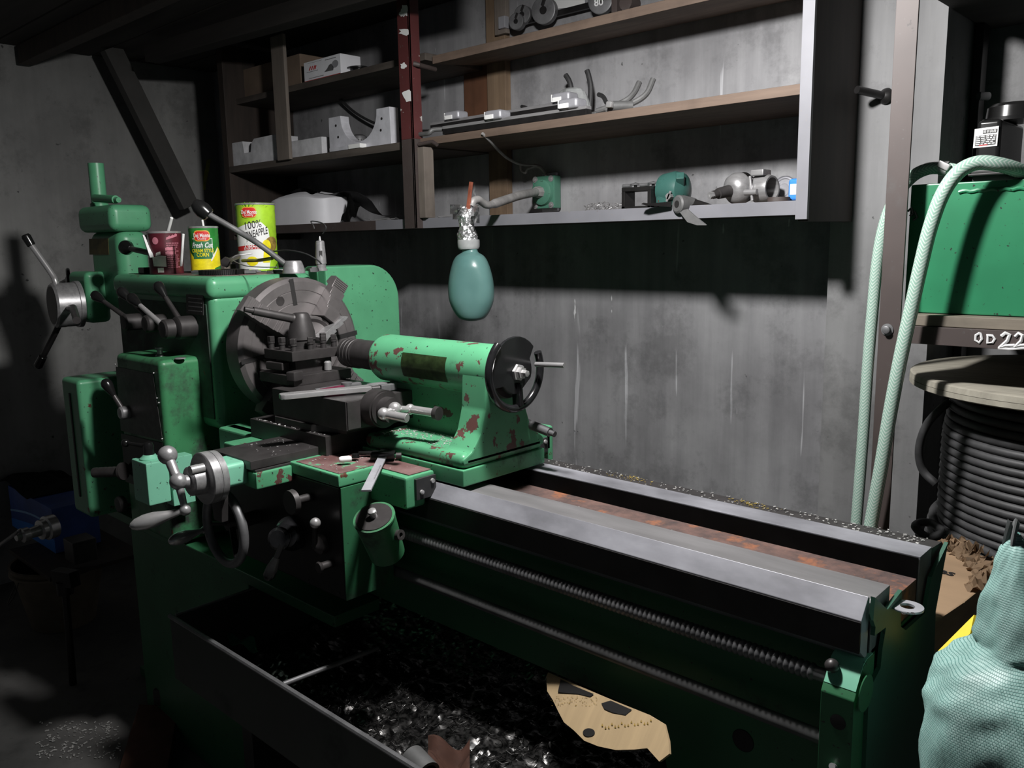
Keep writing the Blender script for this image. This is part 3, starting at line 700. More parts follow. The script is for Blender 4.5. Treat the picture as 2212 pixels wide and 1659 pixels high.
for (x, y, dx, dy) in ((985, 452, 13, 10), (990, 462, 12, 12), (1026, 455, 9, 12), (1030, 470, 6, 12)):
    b.grid(lambda u, v: P(x+dx*(u-0.5)*2, y+dy*(v-0.5)*2, Y=YB-0.012+0.02*math.sin(5*u+3*v)), 5, 5, thick=0.001)
lab(b.build('foil_flap', 'foil', bo, ang=15), 'loose crumpled foil edges')
MB().rev(P(1012, 518, Y=YB), Vector((0.02, 0, -1)), [(0, 0.0285), (0.004, 0.0295), (0.018, 0.0290), (0.024, 0.026)], 24).build('clear_tape', 'poly_clear', bo)
MB().bar(P(1011, 452, Y=YB-0.002), P(1018, 393, Y=YB-0.002), 0.006, 0.010, 0.001).build('copper_strip', 'copper_rod', bo)

# ------------------------------------------------------------------ right bay, bottom board
z = zl+0.0305
fx0, fx1 = P(1345, 440, Y=1.79).x, P(1408, 440, Y=1.79).x; fz = P(1375, 404, Y=1.79).z
vb = thing('hinged_housing', 'teal valve housing with an open dark rectangular frame', 'machine part', ((fx0+fx1)/2, 1.83, z))
b = MB(); t_ = 0.010
b.box(fx0, fx1, 1.785, 1.83, fz-t_, fz, 0.001).box(fx0, fx0+t_, 1.785, 1.83, z+0.001, fz-t_, 0.001).box(fx1-t_, fx1, 1.785, 1.83, z+0.001, fz-t_, 0.001).box(fx0, fx1, 1.785, 1.80, z+0.001, z+0.006)
b.build('frame', 'black_steel', vb)
for f in (0.15, 0.75):
    x = fx0+(fx1-fx0)*f; b = MB(); b.cyl((x-0.012, 1.79, fz+0.004), (x+0.012, 1.79, fz+0.004), 0.005, n=10); b.rev((x+0.012, 1.81, fz), Z_, [(0, 0.004), (0.006, 0.004), (0.006, 0.014), (0.010, 0.011), (0.013, 0.0)], 14); b.build('hinge', 'grey_metal', vb)
hx1 = P(1474, 430, Y=1.83).x; b = MB(); b.rev((fx1+0.002, 1.84, z+0.042), X_, [(0, 0.040), (0.004, 0.0415), (0.035, 0.046), (0.055, 0.040), (0.065, 0.02), (0.066, 0.0)], 28); b.box(fx1, fx1+0.05, 1.80, 1.87, z+0.001, z+0.07, 0.012)
b.build('housing', 'teal_paint', vb)
b = MB(); b.bar((fx1+0.055, 1.83, z+0.055), (hx1+0.005, 1.81, z+0.075), 0.02, 0.022, 0.003); b.build('lug', 'teal_paint', vb)
b = MB(); c = P(1443, 424, Y=1.79); b.cyl(c, c+Vector((0, 0.02, 0)), 0.008, n=6); b.bar(c+Vector((-0.005, 0.002, -0.012)), c+Vector((0.006, 0.002, 0.012)), 0.004, 0.006, 0.001); b.build('wing_bolt', 'machined_steel', vb)
# propeller
hc = P(1462, 441, Y=1.735); pr = thing('propeller', 'small dark three bladed propeller resting on the shelf edge', 'propeller', hc)
pa = Vector((-0.35, -1, 0.05)).normalized()
b = MB(); b.rev(hc, -pa, [(0, 0.008), (0, 0.017), (0.003, 0.021), (0.02, 0.021), (0.05, 0.017)], 28, cap=False); b.build('hub', 'hanger_grey', pr)
MB().rev(hc+pa*0.0005, -pa, [(0, 0.0085), (0.012, 0.0085)], 16).build('bore', 'ink_black', pr)
def blade(pts, th=0.004):
    q = [P(x, y, Y=yy) for x, y, yy in pts]; return MB().prism(q, (0.0, th, 0.0015), 0.001)
blade([(1384, 441, 1.715), (1395, 444, 1.715), (1448, 447, 1.735), (1450, 436, 1.745), (1400, 441, 1.73), (1388, 439, 1.72)]).build('blade', 'black_steel', pr)
blade([(1476, 436, 1.755), (1500, 431, 1.77), (1525, 439, 1.765), (1540, 444, 1.757), (1500, 447, 1.752), (1478, 449, 1.745)]).build('blade', 'black_steel', pr)
blade([(1466, 456, 1.735), (1484, 452, 1.735), (1502, 468, 1.73), (1526, 487, 1.72), (1505, 487, 1.72), (1484, 480, 1.725)]).build('blade', 'hanger_grey', pr)
# joint with splined shaft
jt = thing('drive_joint', 'silver ball shaped drive joint with a dark splined shaft', 'machine part', P(1585, 440, Y=1.84))
c = P(1596, 419, Y=1.84); c.z = max(c.z, z+0.037); ja = (P(1532, 423, Y=1.76)-c).normalized()
MB().rev(c, ja, [(-0.006, 0.0365), (0.004, 0.0375), (0.018, 0.033), (0.027, 0.024), (0.029, 0.014)], 32).build('cup', 'machined_steel', jt)
MB().rev(c, -ja, [(0.004, 0.0365), (0.02, 0.034), (0.036, 0.022), (0.04, 0.0)], 32).build('boot', 'black_steel', jt)
MB().rev(c+ja*0.027, ja, [(0, 0.014), (0.035, 0.0125), (0.036, 0.0095), (0.05, 0.0095)], 20).build('shaft', 'cast_iron', jt)
MB().rev(c+ja*0.077, ja, [(0, 0.0085), (0.010, 0.0085), (0.010, 0.002), (0.006, 0.0)], 6).build('shaft_tip', 'machined_steel', jt)
# pipe clamp
pc = thing('pipe_clamp', 'shiny steel pipe clamp with a wing nut', 'clamp', P(1648, 437, Y=1.83))
c = P(1652, 416, Y=1.84); c.z = max(c.z, z+0.033); ca = Vector((1, -0.15, 0)).normalized()
b = MB(); b.rev(c-ca*0.022, ca, [(0, 0.026), (0, 0.030), (0.008, 0.032), (0.03, 0.032), (0.042, 0.028), (0.042, 0.024), (0, 0.026)], 32, cap=False); b.build('band', 'machined_steel', pc)
MB().box(c.x-0.022, c.x+0.01, c.y-0.03, c.y+0.01, c.z+0.028, c.z+0.042, 0.003).build('latch', 'machined_steel', pc)
b = MB(); b.bar(c+Vector((-0.02, -0.034, 0.028)), c+Vector((-0.012, -0.034, -0.028)), 0.008, 0.006, 0.002); b.cyl(c+Vector((-0.03, -0.037, -0.008)), c+Vector((0.0, -0.037, -0.008)), 0.007, n=12); b.build('bolt', 'machined_steel', pc)
c = P(1693, 415, Y=1.90); c.z = z+0.032; cn = Vector((-0.15, -1, 0.1)).normalized()
tag(MB().rev(c, -cn, [(0.001, 0.0), (0.001, 0.012), (0.0, 0.014), (0.002, 0.016), (0.002, 0.024), (0.0, 0.026), (0.001, 0.029), (-0.002, 0.031), (0.003, 0.0315), (0.004, 0.0)], 40).build('can_lid', 'light_alloy'), 'round ribbed tin lid standing behind the blue container', 'lid')
c = P(1682, 438, Y=1.775); c.z = z
tag(MB().rev(c, Z_, [(0, 0.018), (0, 0.024), (0.009, 0.024), (0.009, 0.018), (0, 0.018)], 28, cap=False).build('rusty_ring', 'rust_steel'), 'low rusty ring lying in front of the round tin lid', 'ring')
x0_ = P(1703, 420, Y=1.80).x; zt_ = P(1710, 386, Y=1.80).z
bc = thing('blue_container', 'bright blue plastic container with white label by the end post', 'container', (x0_+0.02, 1.82, z))
MB().box(x0_, xr-0.002, 1.795, 1.85, z+0.001, zt_, 0.007, 3).build('container_body', 'blue_plastic', bc)
MB().box(x0_+0.006, xr-0.004, 1.794, 1.7955, z+0.014, zt_-0.012).build('label', 'paper_white', bc)
# turnings and wire
b = MB()
for i in range(46):
    c = P(random.uniform(1265, 1345), 452, Y=random.uniform(1.80, 1.95)); c.z = z+random.uniform(0.002, 0.016); r_ = random.uniform(0.004, 0.012); a0 = random.uniform(0, 6)
    b.tube([c+Vector((math.cos(a0+k*0.8)*r_*(1+0.1*k), 0.4*math.sin(a0+k*0.8)*r_+0.002*k, abs(math.sin(a0*2+k*0.8))*r_)) for k in range(6)], 0.0008, 5)
tag(b.build('metal_turnings', 'machined_steel'), 'tangle of curly metal turnings on the lowest shelf', 'turnings', kind='stuff')
b = MB()
for i in range(40):
    c = P(random.uniform(770, 960), 478, Y=random.uniform(1.79, 2.0)); c.z = z+0.001+random.uniform(0, 0.006); a0 = random.choice((0.5, 2.5))+random.uniform(-0.2, 0.2); L_ = random.uniform(0.03, 0.08)
    b.bar(c, c+Vector((math.cos(a0)*L_, math.sin(a0)*L_*0.6, random.uniform(0, 0.006))), 0.0014, 0.0014)
tag(b.build('wire_offcuts', 'machined_steel'), 'thin wire offcuts scattered on the shelf by the red post', 'wire', kind='stuff')
# ------------------------------------------------------------------ the lathe
YC, ZC = 1.08, 1.122
lathe = thing('lathe', 'large green metal lathe with worn paint, four jaw chuck and long bed', 'lathe', (-1.3, 1.08, 0))
L = lathe
def ext(poly, x0, x1, bev=0.0):          # (Y,Z) outline pushed along X
    return MB().prism([(x0, y, z) for y, z in poly], (x1-x0, 0, 0), bev)
def exty(poly, y0, y1, bev=0.0):         # (X,Z) outline pushed along Y
    return MB().prism([(x, y0, z) for x, z in poly], (0, y1-y0, 0), bev)
XE = -0.338
# bed
poly = [(-2.25, 0.650), (-0.74, 0.650), (-0.69, 0.648), (-0.655, 0.636), (-0.632, 0.605), (-0.622, 0.55), (-0.622, 0.0), (XE-0.004, 0.0), (XE-0.004, 0.858), (-2.25, 0.858)]
bed = exty(poly, 0.988, 1.03).box(-0.622, XE-0.004, 1.03, 1.20, 0, 0.855).box(-2.25, -0.62, 1.17, 1.21, 0.64, 0.85).box(-2.25, XE-0.004, 1.02, 1.18, 0.82, 0.850).build('bed', 'dark_green_paint', L)
MB().box(-1.78, XE-0.006, 0.9735, 0.9815, 0.852, 0.906).build('way_groove', 'oily_black', L)
ext([(0.950, 0.908), (0.969, 0.932), (0.9735, 0.929), (0.9735, 0.850), (0.952, 0.868)], -1.78, XE-0.004, 0.0008).build('front_way', 'way_steel', L)
ext([(0.9815, 0.852), (0.9815, 0.919), (0.986, 0.923), (1.040, 0.924), (1.040, 0.852)], -1.78, XE-0.004, 0.0008).build('front_flat', 'flat_steel', L)
b = ext([(1.156, 0.851), (1.150, 0.885), (1.150, 0.928), (1.197, 0.929), (1.197, 0.851)], -1.78, XE-0.004, 0.0008); b.build('rear_way', 'way_steel', L)
ext([(1.1975, 0.851), (1.1975, 0.927), (1.240, 0.924), (1.246, 0.918), (1.246, 0.880), (1.215, 0.851)], -1.78, XE-0.004).build('rear_ledge', 'cast_iron', L)
MB().box(-1.78, XE-0.006, 1.041, 1.1475, 0.8505, 0.898, 0.001).build('way_floor', 'rusty_gap', L)
MB().box(-1.78, XE-0.006, 1.1475, 1.1495, 0.853, 0.9265).build('way_skirt', 'oily_black', L)
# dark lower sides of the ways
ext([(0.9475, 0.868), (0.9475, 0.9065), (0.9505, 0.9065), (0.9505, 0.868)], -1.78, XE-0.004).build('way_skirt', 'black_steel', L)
q = [P(x, y, X=XE) for x, y in ((1881, 1288), (1908, 1314), (1940, 1273), (1937, 1351), (1948, 1359), (1990, 1322), (2004, 1245), (2040, 1170), (2013, 1319), (2009, 1440))]
q += [Vector((XE, 1.225, 0.0)), Vector((XE, 0.985, 0.0))]+[P(x, y, X=XE) for x, y in ((1868, 1490), (1893, 1440), (1897, 1400), (1905, 1352), (1880, 1371), (1882, 1352), (1877, 1338))]
ec = MB().prism(q, (0.005, 0, 0)).build('end_cover', 'end_cover_green', L)
c = P(1869, 1497, X=XE+0.0055); MB().rev(c, X_, [(0, 0.0225), (0.0012, 0.022)], 32).build('cover_plug', 'dark_green_paint', ec)
c = P(1605, 1600, Y=0.9875); MB().rev(c, Y_, [(0, 0.016), (0.0, 0.0155), (-0.0006, 0.0)], 28).build('leg_hole', 'ink_black', L)
# lead screw, feed rod and their bracket
YL, ZL_, ZF = 0.957, 0.822, 0.740
prof = [(0, 0.0085), (0.02, 0.0085)]; x = 0.022
while x < 0.90: prof += [(x, 0.0085), (x+0.0022, 0.0108), (x+0.0050, 0.0108), (x+0.0066, 0.0085)]; x += 0.0078
prof += [(0.905, 0.0078)]
b = MB().rev((-0.375, YL, ZL_), -X_, prof, 20); b.build('lead_screw', 'grey_metal', L, ang=50)
MB().cyl((-0.375, YL, ZF), (-1.75, YL, ZF), 0.0092, n=20).build('feed_rod', 'hanger_grey', L)
br_ = ext([(0.930, 0.30), (0.930, 0.817), (0.936, 0.826), (0.956, 0.851), (0.966, 0.855), (0.989, 0.855), (0.989, 0.30)], -0.378, -0.338, 0.0015).build('screw_bracket', 'dark_green_paint', L)  # dark green paints in the shade on the bracket front
ext([(0.9355, 0.8265), (0.9555, 0.8525), (0.9655, 0.8562), (0.985, 0.8562), (0.985, 0.855), (0.966, 0.855), (0.956, 0.851), (0.936, 0.8255)], -0.377, -0.339).build('lit_top', 'mint_enamel', br_)  # paler skin painting lamp light onto the bracket top
MB().ball(P(1797, 1438, Y=0.942), 0.0085).build('oil_ball', 'dark_steel', br_)
MB().rev(P(1810, 1560, Y=0.9297), Y_, [(0, 0.0095), (-0.0006, 0.0)], 20).build('plug_hole', 'ink_black', br_)
MB().cyl(P(1803, 1655, Y=0.93)+Vector((0, 0.004, -0.004)), P(1803, 1652, Y=0.93)+Vector((0, -0.008, 0.002)), 0.004, n=12).build('stud', 'machined_steel', br_)

# headstock
hs = MB().box(-2.325, -1.805, 0.936, 1.20, 0.93, 1.245, 0.018, 3).box(-2.325, -1.87, 1.15, 1.45, 0.90, 1.285, 0.012, 2).box(-1.90, -1.822, 1.15, 1.26, 0.90, 1.288, 0.003).build('headstock', 'green_enamel', L)
MB().box(-2.330, -1.797, 0.930, 1.205, 1.232, 1.284, 0.019, 4).build('headstock_cover', 'green_enamel', hs)
MB().box(-2.30, -1.83, 0.965, 1.20, 1.2835, 1.2850, 0.0007).build('top_plate', 'primer_top', hs)
poly = [(1.235, 0.80), (1.235, 1.298), (1.375, 1.298)]+[(1.375+0.092*math.sin(PI/2*k/10), 1.206+0.092*math.cos(PI/2*k/10)) for k in range(1, 11)]+[(1.467, 0.80)]
ext(poly, -1.88, -1.79, 0.006).build('rear_guard', 'green_enamel_clean', hs)
MB().cyl((-1.81, YC, ZC), (-1.74, YC, ZC), 0.065, n=32).build('spindle_nose', 'dark_steel', hs)
MB().box(-2.305, -1.828, 0.9335, 0.937, 0.955, 1.222, 0.001).build('front_shade_panel', 'panel_shade', hs)  # added dark sheet that paints shade onto the headstock front
b = MB(); q = [P(x, y, Y=0.9335) for x, y in ((403, 628), (440, 632), (440, 681), (404, 677))]; b.prism(q, (0, -0.0015, 0))
npl = b.build('name_plate', 'nameplate', hs)
b = MB()
for k in range(4): b.m(0); b.prism([P(x, y, Y=0.9318) for x, y in ((407, 642+k*9), (436, 645+k*9), (436, 647+k*9), (407, 644+k*9))], (0, -0.0004, 0))
b.build('plate_lines', 'machined_steel', npl)
def lever(hub, knob, y0, y1, r, armm, hm, name, kr=0.0125, ya=None):
    h = P(*hub, Y=y0); k = P(*knob, Y=ya if ya else y0-0.01); a0 = Vector((h.x, (y0+y1)/2, h.z))
    t = MB().rev((h.x, y1, h.z), -Y_, [(0, r), (y1-y0-0.004, r), (y1-y0, r*0.82), (y1-y0+0.002, 0)], 28).build(name, hm, L)
    d = (k-a0).normalized()
    MB().cyl(a0, k-d*0.006, 0.0068, 0.0052, n=14).build('lever_arm', armm, t)
    MB().rev(k-d*0.030, d, [(0, 0.006), (0.006, 0.0075), (0.022, kr*0.95), (0.033, kr*1.1), (0.041, kr*0.9), (0.046, kr*0.45), (0.047, 0)], 22).build('lever_knob', 'black_plastic', t)
    return t
lever((266, 697), (209, 640), 0.890, 0.936, 0.021, 'dark_steel', 'cast_iron', 'gear_lever')
lever((312, 700), (266, 633), 0.885, 0.936, 0.021, 'dark_steel', 'cast_iron', 'gear_lever')
lever((350, 712), (287, 646), 0.865, 0.889, 0.0225, 'bright_steel', 'cast_iron', 'gear_lever')
lever((378, 709), (345, 622), 0.890, 0.936, 0.0265, 'dark_steel', 'cast_iron', 'gear_lever', ya=0.90)

# gearbox, end door
gb = MB().box(-2.13, -1.885, 0.842, 1.12, 0.66, 1.098, 0.014, 3).build('feed_gearbox', 'green_enamel_grimy', L)
b = MB(); q = [P(x, y, Y=0.8415) for x, y in ((251, 792), (331, 808), (352, 952), (262, 930))]; b.prism(q, (0, -0.0012, 0)); b.build('instruction_plate', 'nameplate', gb)
b = MB(); q = [P(x, y, Y=0.8415) for x, y in ((262, 936), (352, 957), (358, 1070), (272, 1040))]; b.prism(q, (0, -0.0012, 0)); b.build('instruction_plate', 'black_steel', gb)
for x, y in ((332, 806), (339, 860), (343, 870), (350, 948), (249, 787)):
    MB().ball(P(x, y, Y=0.8405), 0.0022, 10).build('rivet', 'bright_steel', gb)
c = P(345, 756, Z=1.098); b = MB(); c.y = 0.885; c.x = P(345, 756, Y=0.885).x; c.z = 1.098; b.rev(c, Z_, [(0, 0.011), (0.004, 0.009), (0.005, 0.0065), (0.014, 0.0065), (0.017, 0.010), (0.021, 0.010), (0.022, 0)], 20); b.build('oil_cup', 'machined_steel', gb)
c = Vector((P(388, 758, Y=0.89).x, 0.89, 1.0985)); MB().rev(c, Z_, [(0, 0.013), (0.002, 0.011), (0.0022, 0)], 20).build('oil_plug', 'machined_steel', gb)
dr = MB().box(-2.398, -2.283, 0.802, 1.0, 0.65, 1.018, 0.012, 3).build('gear_door', 'green_enamel', L)
MB().box(-2.345, -2.337, 0.7995, 0.803, 0.70, 0.98).build('door_seam', 'ink_black', dr)
lever((258, 893), (232, 832), 0.82, 0.845, 0.016, 'dark_steel', 'machined_steel', 'feed_lever', 0.0125)
c = P(255, 1090, Y=0.825); MB().rev(c+Vector((0, 0.02, 0)), -Y_, [(0, 0.012), (0.006, 0.02), (0.018, 0.021), (0.022, 0.018), (0.023, 0)], 28).build('selector_knob', 'cast_iron', L)
a, b_ = P(203, 1021, Y=0.78), P(262, 1018, Y=0.82)
b = MB(); d = b_-a; pr = [(0, 0.0), (0.0005, 0.0125)]; ln = d.length
for k in range(5): pr += [(ln*(0.12+0.16*k), 0.0132), (ln*(0.16+0.16*k), 0.0122)]
pr += [(ln, 0.0132), (ln+0.001, 0.022), (ln+0.008, 0.022)]
b.rev(a, d, pr, 24); b.build('selector_handle', 'dark_steel', L)
# switch box
sb = thing('switch_box', 'mint green switch box with a ball ended lever on its top', 'switch', P(315, 1050, Y=0.78)) if False else None
x0_, x1_ = P(287, 1040, Y=0.77).x, P(318, 1040, Y=0.77).x; z0_, z1_ = P(318, 1092, Y=0.77).z, P(308, 1000, Y=0.77).z
sw = MB().box(x0_, x1_, 0.77, 0.822, z0_, z1_, 0.004).build('switch_box', 'mint_enamel', L)
MB().box(x1_-0.03, x1_+0.006, 0.823, 0.875, z0_-0.012, z1_+0.003, 0.002).build('switch_plate', 'mint_enamel', sw)
cx_ = (x0_+x1_)/2; MB().rev((cx_, 0.796, z1_), Z_, [(0, 0.021), (0.003, 0.021), (0.008, 0.015), (0.011, 0.013)], 24).build('switch_collar', 'mint_enamel', sw)
b = MB(); c = Vector((cx_, 0.796, z1_+0.010)); b.rev(c, Z_, [(0, 0.012), (0.012, 0.011), (0.020, 0.012), (0.028, 0.009), (0.031, 0)], 20); e = P(271, 957, Y=0.775); b.cyl(c+Vector((0, 0, 0.019)), e, 0.0055, 0.004, n=12); b.ball(e, 0.0095)
b.build('switch_lever', 'black_plastic', sw)
MB().box(-2.05, -1.90, 0.86, 0.95, 0.70, 0.80, 0.004).build('lower_gear_case', 'black_steel', L)

# pedestal and skirt
MB().box(-2.36, -1.72, 0.93, 1.42, 0.0, 0.64, 0.006).build('pedestal', 'dark_green_paint', L)
MB().box(-2.37, -1.30, 0.875, 0.985, 0.625, 0.650, 0.004).build('skirt', 'dark_green_paint', L)

# chuck
XF = -1.672; RC = 0.157
pr = [(0, 0.10), (0, RC-0.006), (0.004, RC), (0.054, RC), (0.062, RC-0.009)]
for rr in (0.128, 0.101): pr += [(0.062, rr+0.0012), (0.0608, rr), (0.062, rr-0.0012)]
pr += [(0.062, 0.045), (0.050, 0.040), (0.03, 0.035), (0.03, 0.0)]
ck = MB().rev((XF-0.062, YC, ZC), X_, pr, 96).build('chuck', 'chuck_steel', L, ang=20)
def polar(a, r, x=0.0): return Vector((XF+x, YC+r*math.cos(math.radians(a)), ZC+r*math.sin(math.radians(a))))
for a in (97, 187, 277, 7):
    d = polar(a, 1)-polar(a, 0); t = d.cross(X_)
    R = Matrix((X_, d, t)).transposed(); s = MB().obox(polar(a, 0.126, 0.0002), R, 0.0012, 0.060, 0.011, 0.0004); s.build('slot', 'ink_black', ck)
for a in (115, 205): MB().rev(polar(a, 0.118, 0.0003), X_, [(0, 0.0105), (0.0004, 0.0105), (0.0004, 0.0095), (0.0001, 0.009), (0.0001, 0.0)], 24).build('face_plug', 'dark_steel', ck)
def jaw(a, lbl=None):
    d = polar(a, 1)-polar(a, 0); t = X_.cross(d); b = MB(); w = 0.019
    st = [(0.074, 0.0), (0.074, 0.052), (0.098, 0.052), (0.098, 0.045), (0.106, 0.045), (0.106, 0.040), (0.124, 0.040), (0.124, 0.034), (0.134, 0.034), (0.134, 0.028), (0.152, 0.028), (0.152, 0.022), (0.176, 0.022), (0.182, 0.014), (0.182, -0.004), (0.166, -0.012), (0.159, 0.0)]
    b.prism([polar(a, r, h)-t*w for r, h in st], t*2*w, 0.0012)
    for k in range(5): b.prism([polar(a, 0.178-0.0045*k, 0.0222)-t*w*0.98, polar(a, 0.176-0.0045*k, 0.0222)-t*w*0.98, polar(a, 0.176-0.0045*k, 0.0232)-t*w*0.98, polar(a, 0.178-0.0045*k, 0.0232)-t*w*0.98], t*w*1.96)
    return b.build('chuck_jaw', 'chuck_steel', ck)
for a in (54, 143, 231, 322): jaw(a)
wp = thing('round_workpiece', 'rust stained round metal disc gripped in the chuck jaws', 'workpiece', (XF+0.02, YC, ZC))
MB().rev((XF+0.003, YC, ZC), X_, [(0, 0.060), (0.0, 0.0725), (0.034, 0.0725), (0.036, 0.0705), (0.036, 0.066), (0.028, 0.060), (0.024, 0.0)], 64).build('disc', 'chuck_steel', wp)
q = [P(x, y, X=-1.612) for x, y in ((692, 729), (744, 683), (753, 684), (748, 691), (741, 696), (743, 699), (733, 708), (726, 712), (728, 716), (716, 728), (713, 728), (706, 738), (698, 738))]
st_ = MB().prism(q, (-0.030, 0.0, 0.0), 0.0008); lab(st_.build('jaw_step', 'machined_steel', ck), 'stepped clamping jaw in paler steel, lamp light put into its colour')  # paler than the other jaws: lamp light painted into the steel colour

# carriage: saddle, apron, slides
ZS = 0.955
sd = MB().box(-1.60, -1.20, 0.832, 0.99, 0.932, ZS, 0.004).box(-1.75, -1.10, 0.915, 0.966, 0.9335, ZS-0.001, 0.004).box(-1.60, -1.25, 0.95, 1.28, 0.932, ZS, 0.003).box(-1.75, -1.10, 0.9, 0.944, 0.895, ZS-0.001, 0.006).box(-1.72, -1.085, 1.205, 1.27, 0.932, 0.985, 0.008).box(-1.72, -1.085, 1.248, 1.275, 0.87, 0.985, 0.006).build('saddle', 'green_enamel', L)
b = MB(); b.box(-1.34, -1.206, 0.838, 0.985, ZS+0.0002, ZS+0.0012, 0.0003).box(-1.215, -1.106, 0.912, 0.963, ZS-0.0006, ZS+0.0009, 0.0003); b.build('saddle_top', 'primer_top', sd)
def wiper(x, y0, y1, z0, z1):
    w = MB().box(x, x+0.006, y0, y1, z0, z1, 0.001).build('wiper', 'black_rubber', sd)
    for fy, fz in ((0.25, 0.35), (0.80, 0.75)):
        MB().rev((x+0.006, y0+(y1-y0)*fy, z0+(z1-z0)*fz), X_, [(0, 0.0045), (0.003, 0.004), (0.004, 0.0)], 14).build('wiper_screw', 'bright_steel', w)
wiper(-1.10, 0.918, 0.964, 0.910, 0.948); wiper(-1.085, 1.206, 1.25, 0.936, 0.965)
MB().box(-1.50, -1.345, 0.757, 0.834, 0.918, 0.949, 0.004).build('front_bracket', 'green_enamel_chipped', sd)
MB().box(-1.495, -1.35, 0.760, 0.90, 0.949, 0.9535, 0.001).build('cross_way', 'cast_iron', sd)
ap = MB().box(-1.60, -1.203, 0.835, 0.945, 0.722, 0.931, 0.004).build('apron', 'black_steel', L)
MB().box(-1.2032, -1.2, 0.836, 0.945, 0.7225, 0.931, 0.001).build('apron_side', 'apron_shade_green', ap)  # thin dark skin; weak light on this side is painted in
for x, y in ((732, 1283), (665, 1255)): MB().rev(P(x, y, Y=0.8352), -Y_, [(0, 0.005), (0.001, 0.0045), (0.001, 0)], 14).build('apron_screw', 'ink_black', ap)
# slides
lw = MB().box(-1.49, -1.352, 0.752, 0.90, 0.9545, 0.971, 0.0015).build('lower_slide', 'dark_steel', L)
MB().cyl((-1.375, 0.86, 0.960), (-1.375, 0.897, 0.960), 0.010, n=14).build('slide_screw', 'cast_iron', lw)
MB().box(-1.60, -1.327, 0.896, 1.24, 0.9555, 0.994, 0.0015).build('cross_slide', 'dark_steel', L)
cx0, cx1 = P(590, 880, Y=0.908).x, -1.275
ql = P(594, 906, Y=0.903).x
q = [(ql, 0.903), (-1.385, 0.903), (-1.315, 0.935), (-1.315, 1.05), (-1.36, 1.085), (ql, 1.085), (ql-0.04, 1.06), (ql-0.04, 0.93)]
MB().prism([(x, y, 0.9945) for x, y in q], (0, 0, 0.014), 0.001).build('swivel_base', 'dark_steel', L)
cs = MB().box(cx0, cx1, 0.908, 1.075, 1.009, 1.065, 0.0015).build('compound_slide', 'dark_steel', L)
for z in (1.050, 1.027): MB().rev((cx1+0.0002, 0.924, z), X_, [(0, 0.008), (0.0005, 0.0075), (0.0005, 0)], 20).build('screw_hole', 'ink_black', cs)
MB().box(cx1, cx1+0.003, 0.910, 0.939, 1.012, 1.064, 0.0006).build('end_plate', 'dark_steel', cs)
bc_ = Vector((cx1, 0.975, 1.045))
b = MB(); b.rev(bc_, X_, [(0, 0.036), (0.030, 0.036), (0.030, 0.033), (0.034, 0.033), (0.034, 0.024), (0.055, 0.024), (0.055, 0.012), (0.075, 0.012), (0.075, 0)], 40); b.build('dial', 'dark_steel', cs)
XK = cx1+0.085
kc, ka, kb = P(853, 883, X=XK), P(829, 894, X=XK), P(886, 884, X=XK)
b = MB(); b.ball(kc, 0.0125).ball(ka, 0.0115).ball(kb, 0.010).cyl(ka, kc, 0.006).cyl(kc, kb, 0.006)
e1, e2 = P(877, 903, X=XK+0.045), P(938, 892, X=XK+0.055)
b.cyl(ka, ka+(e1-ka).normalized()*0.05, 0.0072, 0.0085, bev=0.001); b.cyl(kb, kb+(e2-kb).normalized()*0.058, 0.0078, 0.0078, bev=0.001); b.build('crank_handle', 'bright_steel', cs)
d = (e2-kb).normalized(); MB().rev(kb+d*0.058, d, [(0, 0.0125), (0.009, 0.0125), (0.009, 0)], 20).build('crank_tip', 'cast_iron', cs)
# tool post
tp = MB().box(-1.618, -1.510, 0.950, 1.075, 1.115, 1.135, 0.0012).box(-1.602, -1.528, 0.968, 1.058, 1.085, 1.116, 0.001).box(-1.632, -1.500, 0.944, 1.088, 1.065, 1.086, 0.0015).build('tool_post', 'dark_steel', L)
for x, y in ((-1.607, 0.962), (-1.565, 0.962), (-1.522, 0.962), (-1.522, 1.003), (-1.522, 1.062), (-1.522, 1.035), (-1.607, 1.062), (-1.565, 1.064)):
    b = MB(); b.cyl((x, y, 1.13), (x, y, 1.146), 0.0062, n=16); b.cyl((x, y, 1.146), (x, y, 1.150), 0.0075, n=16); b.box(x-0.0058, x+0.0058, y-0.0058, y+0.0058, 1.150, 1.161, 0.001, 1, Matrix.Rotation(random.uniform(0, 1.5), 3, 'Z')); b.build('clamp_bolt', 'cast_iron', tp)
hc = Vector((-1.566, 1.012, 1.135))
th = MB(); th.rev(hc, Z_, [(0, 0.030), (0.004, 0.030), (0.004, 0.027), (0.016, 0.027), (0.018, 0.0295), (0.035, 0.0275), (0.062, 0.0205), (0.072, 0.0165), (0.074, 0.014), (0.074, 0)], 36)
tb = th.build('post_cone', 'cast_iron', tp)
e = P(534, 669, Y=0.90); s0 = hc+Vector((0, 0, 0.058)); d = (e-s0).normalized()
b = MB(); b.cyl(s0, e-d*0.012, 0.0095, 0.0085, n=18); b.cyl(e-d*0.012, e+d*0.006, 0.006, 0.0055, n=14); b.ball(s0+d*0.016, 0.0112); b.build('post_lever', 'cast_iron', tp)
b = MB(); b.obox(P(637, 812, Y=0.947), Matrix.Rotation(0.3, 3, 'Z'), 0.022, 0.03, 0.020, 0.003); b.build('tool_holder', 'cast_iron', tp)
b = MB(); b.obox(P(596, 790, Y=0.95)+Vector((0, 0.004, 0)), Matrix.Rotation(0.1, 3, 'Z'), 0.055, 0.02, 0.016, 0.002); b.build('cutting_tool', 'dark_steel', tp)
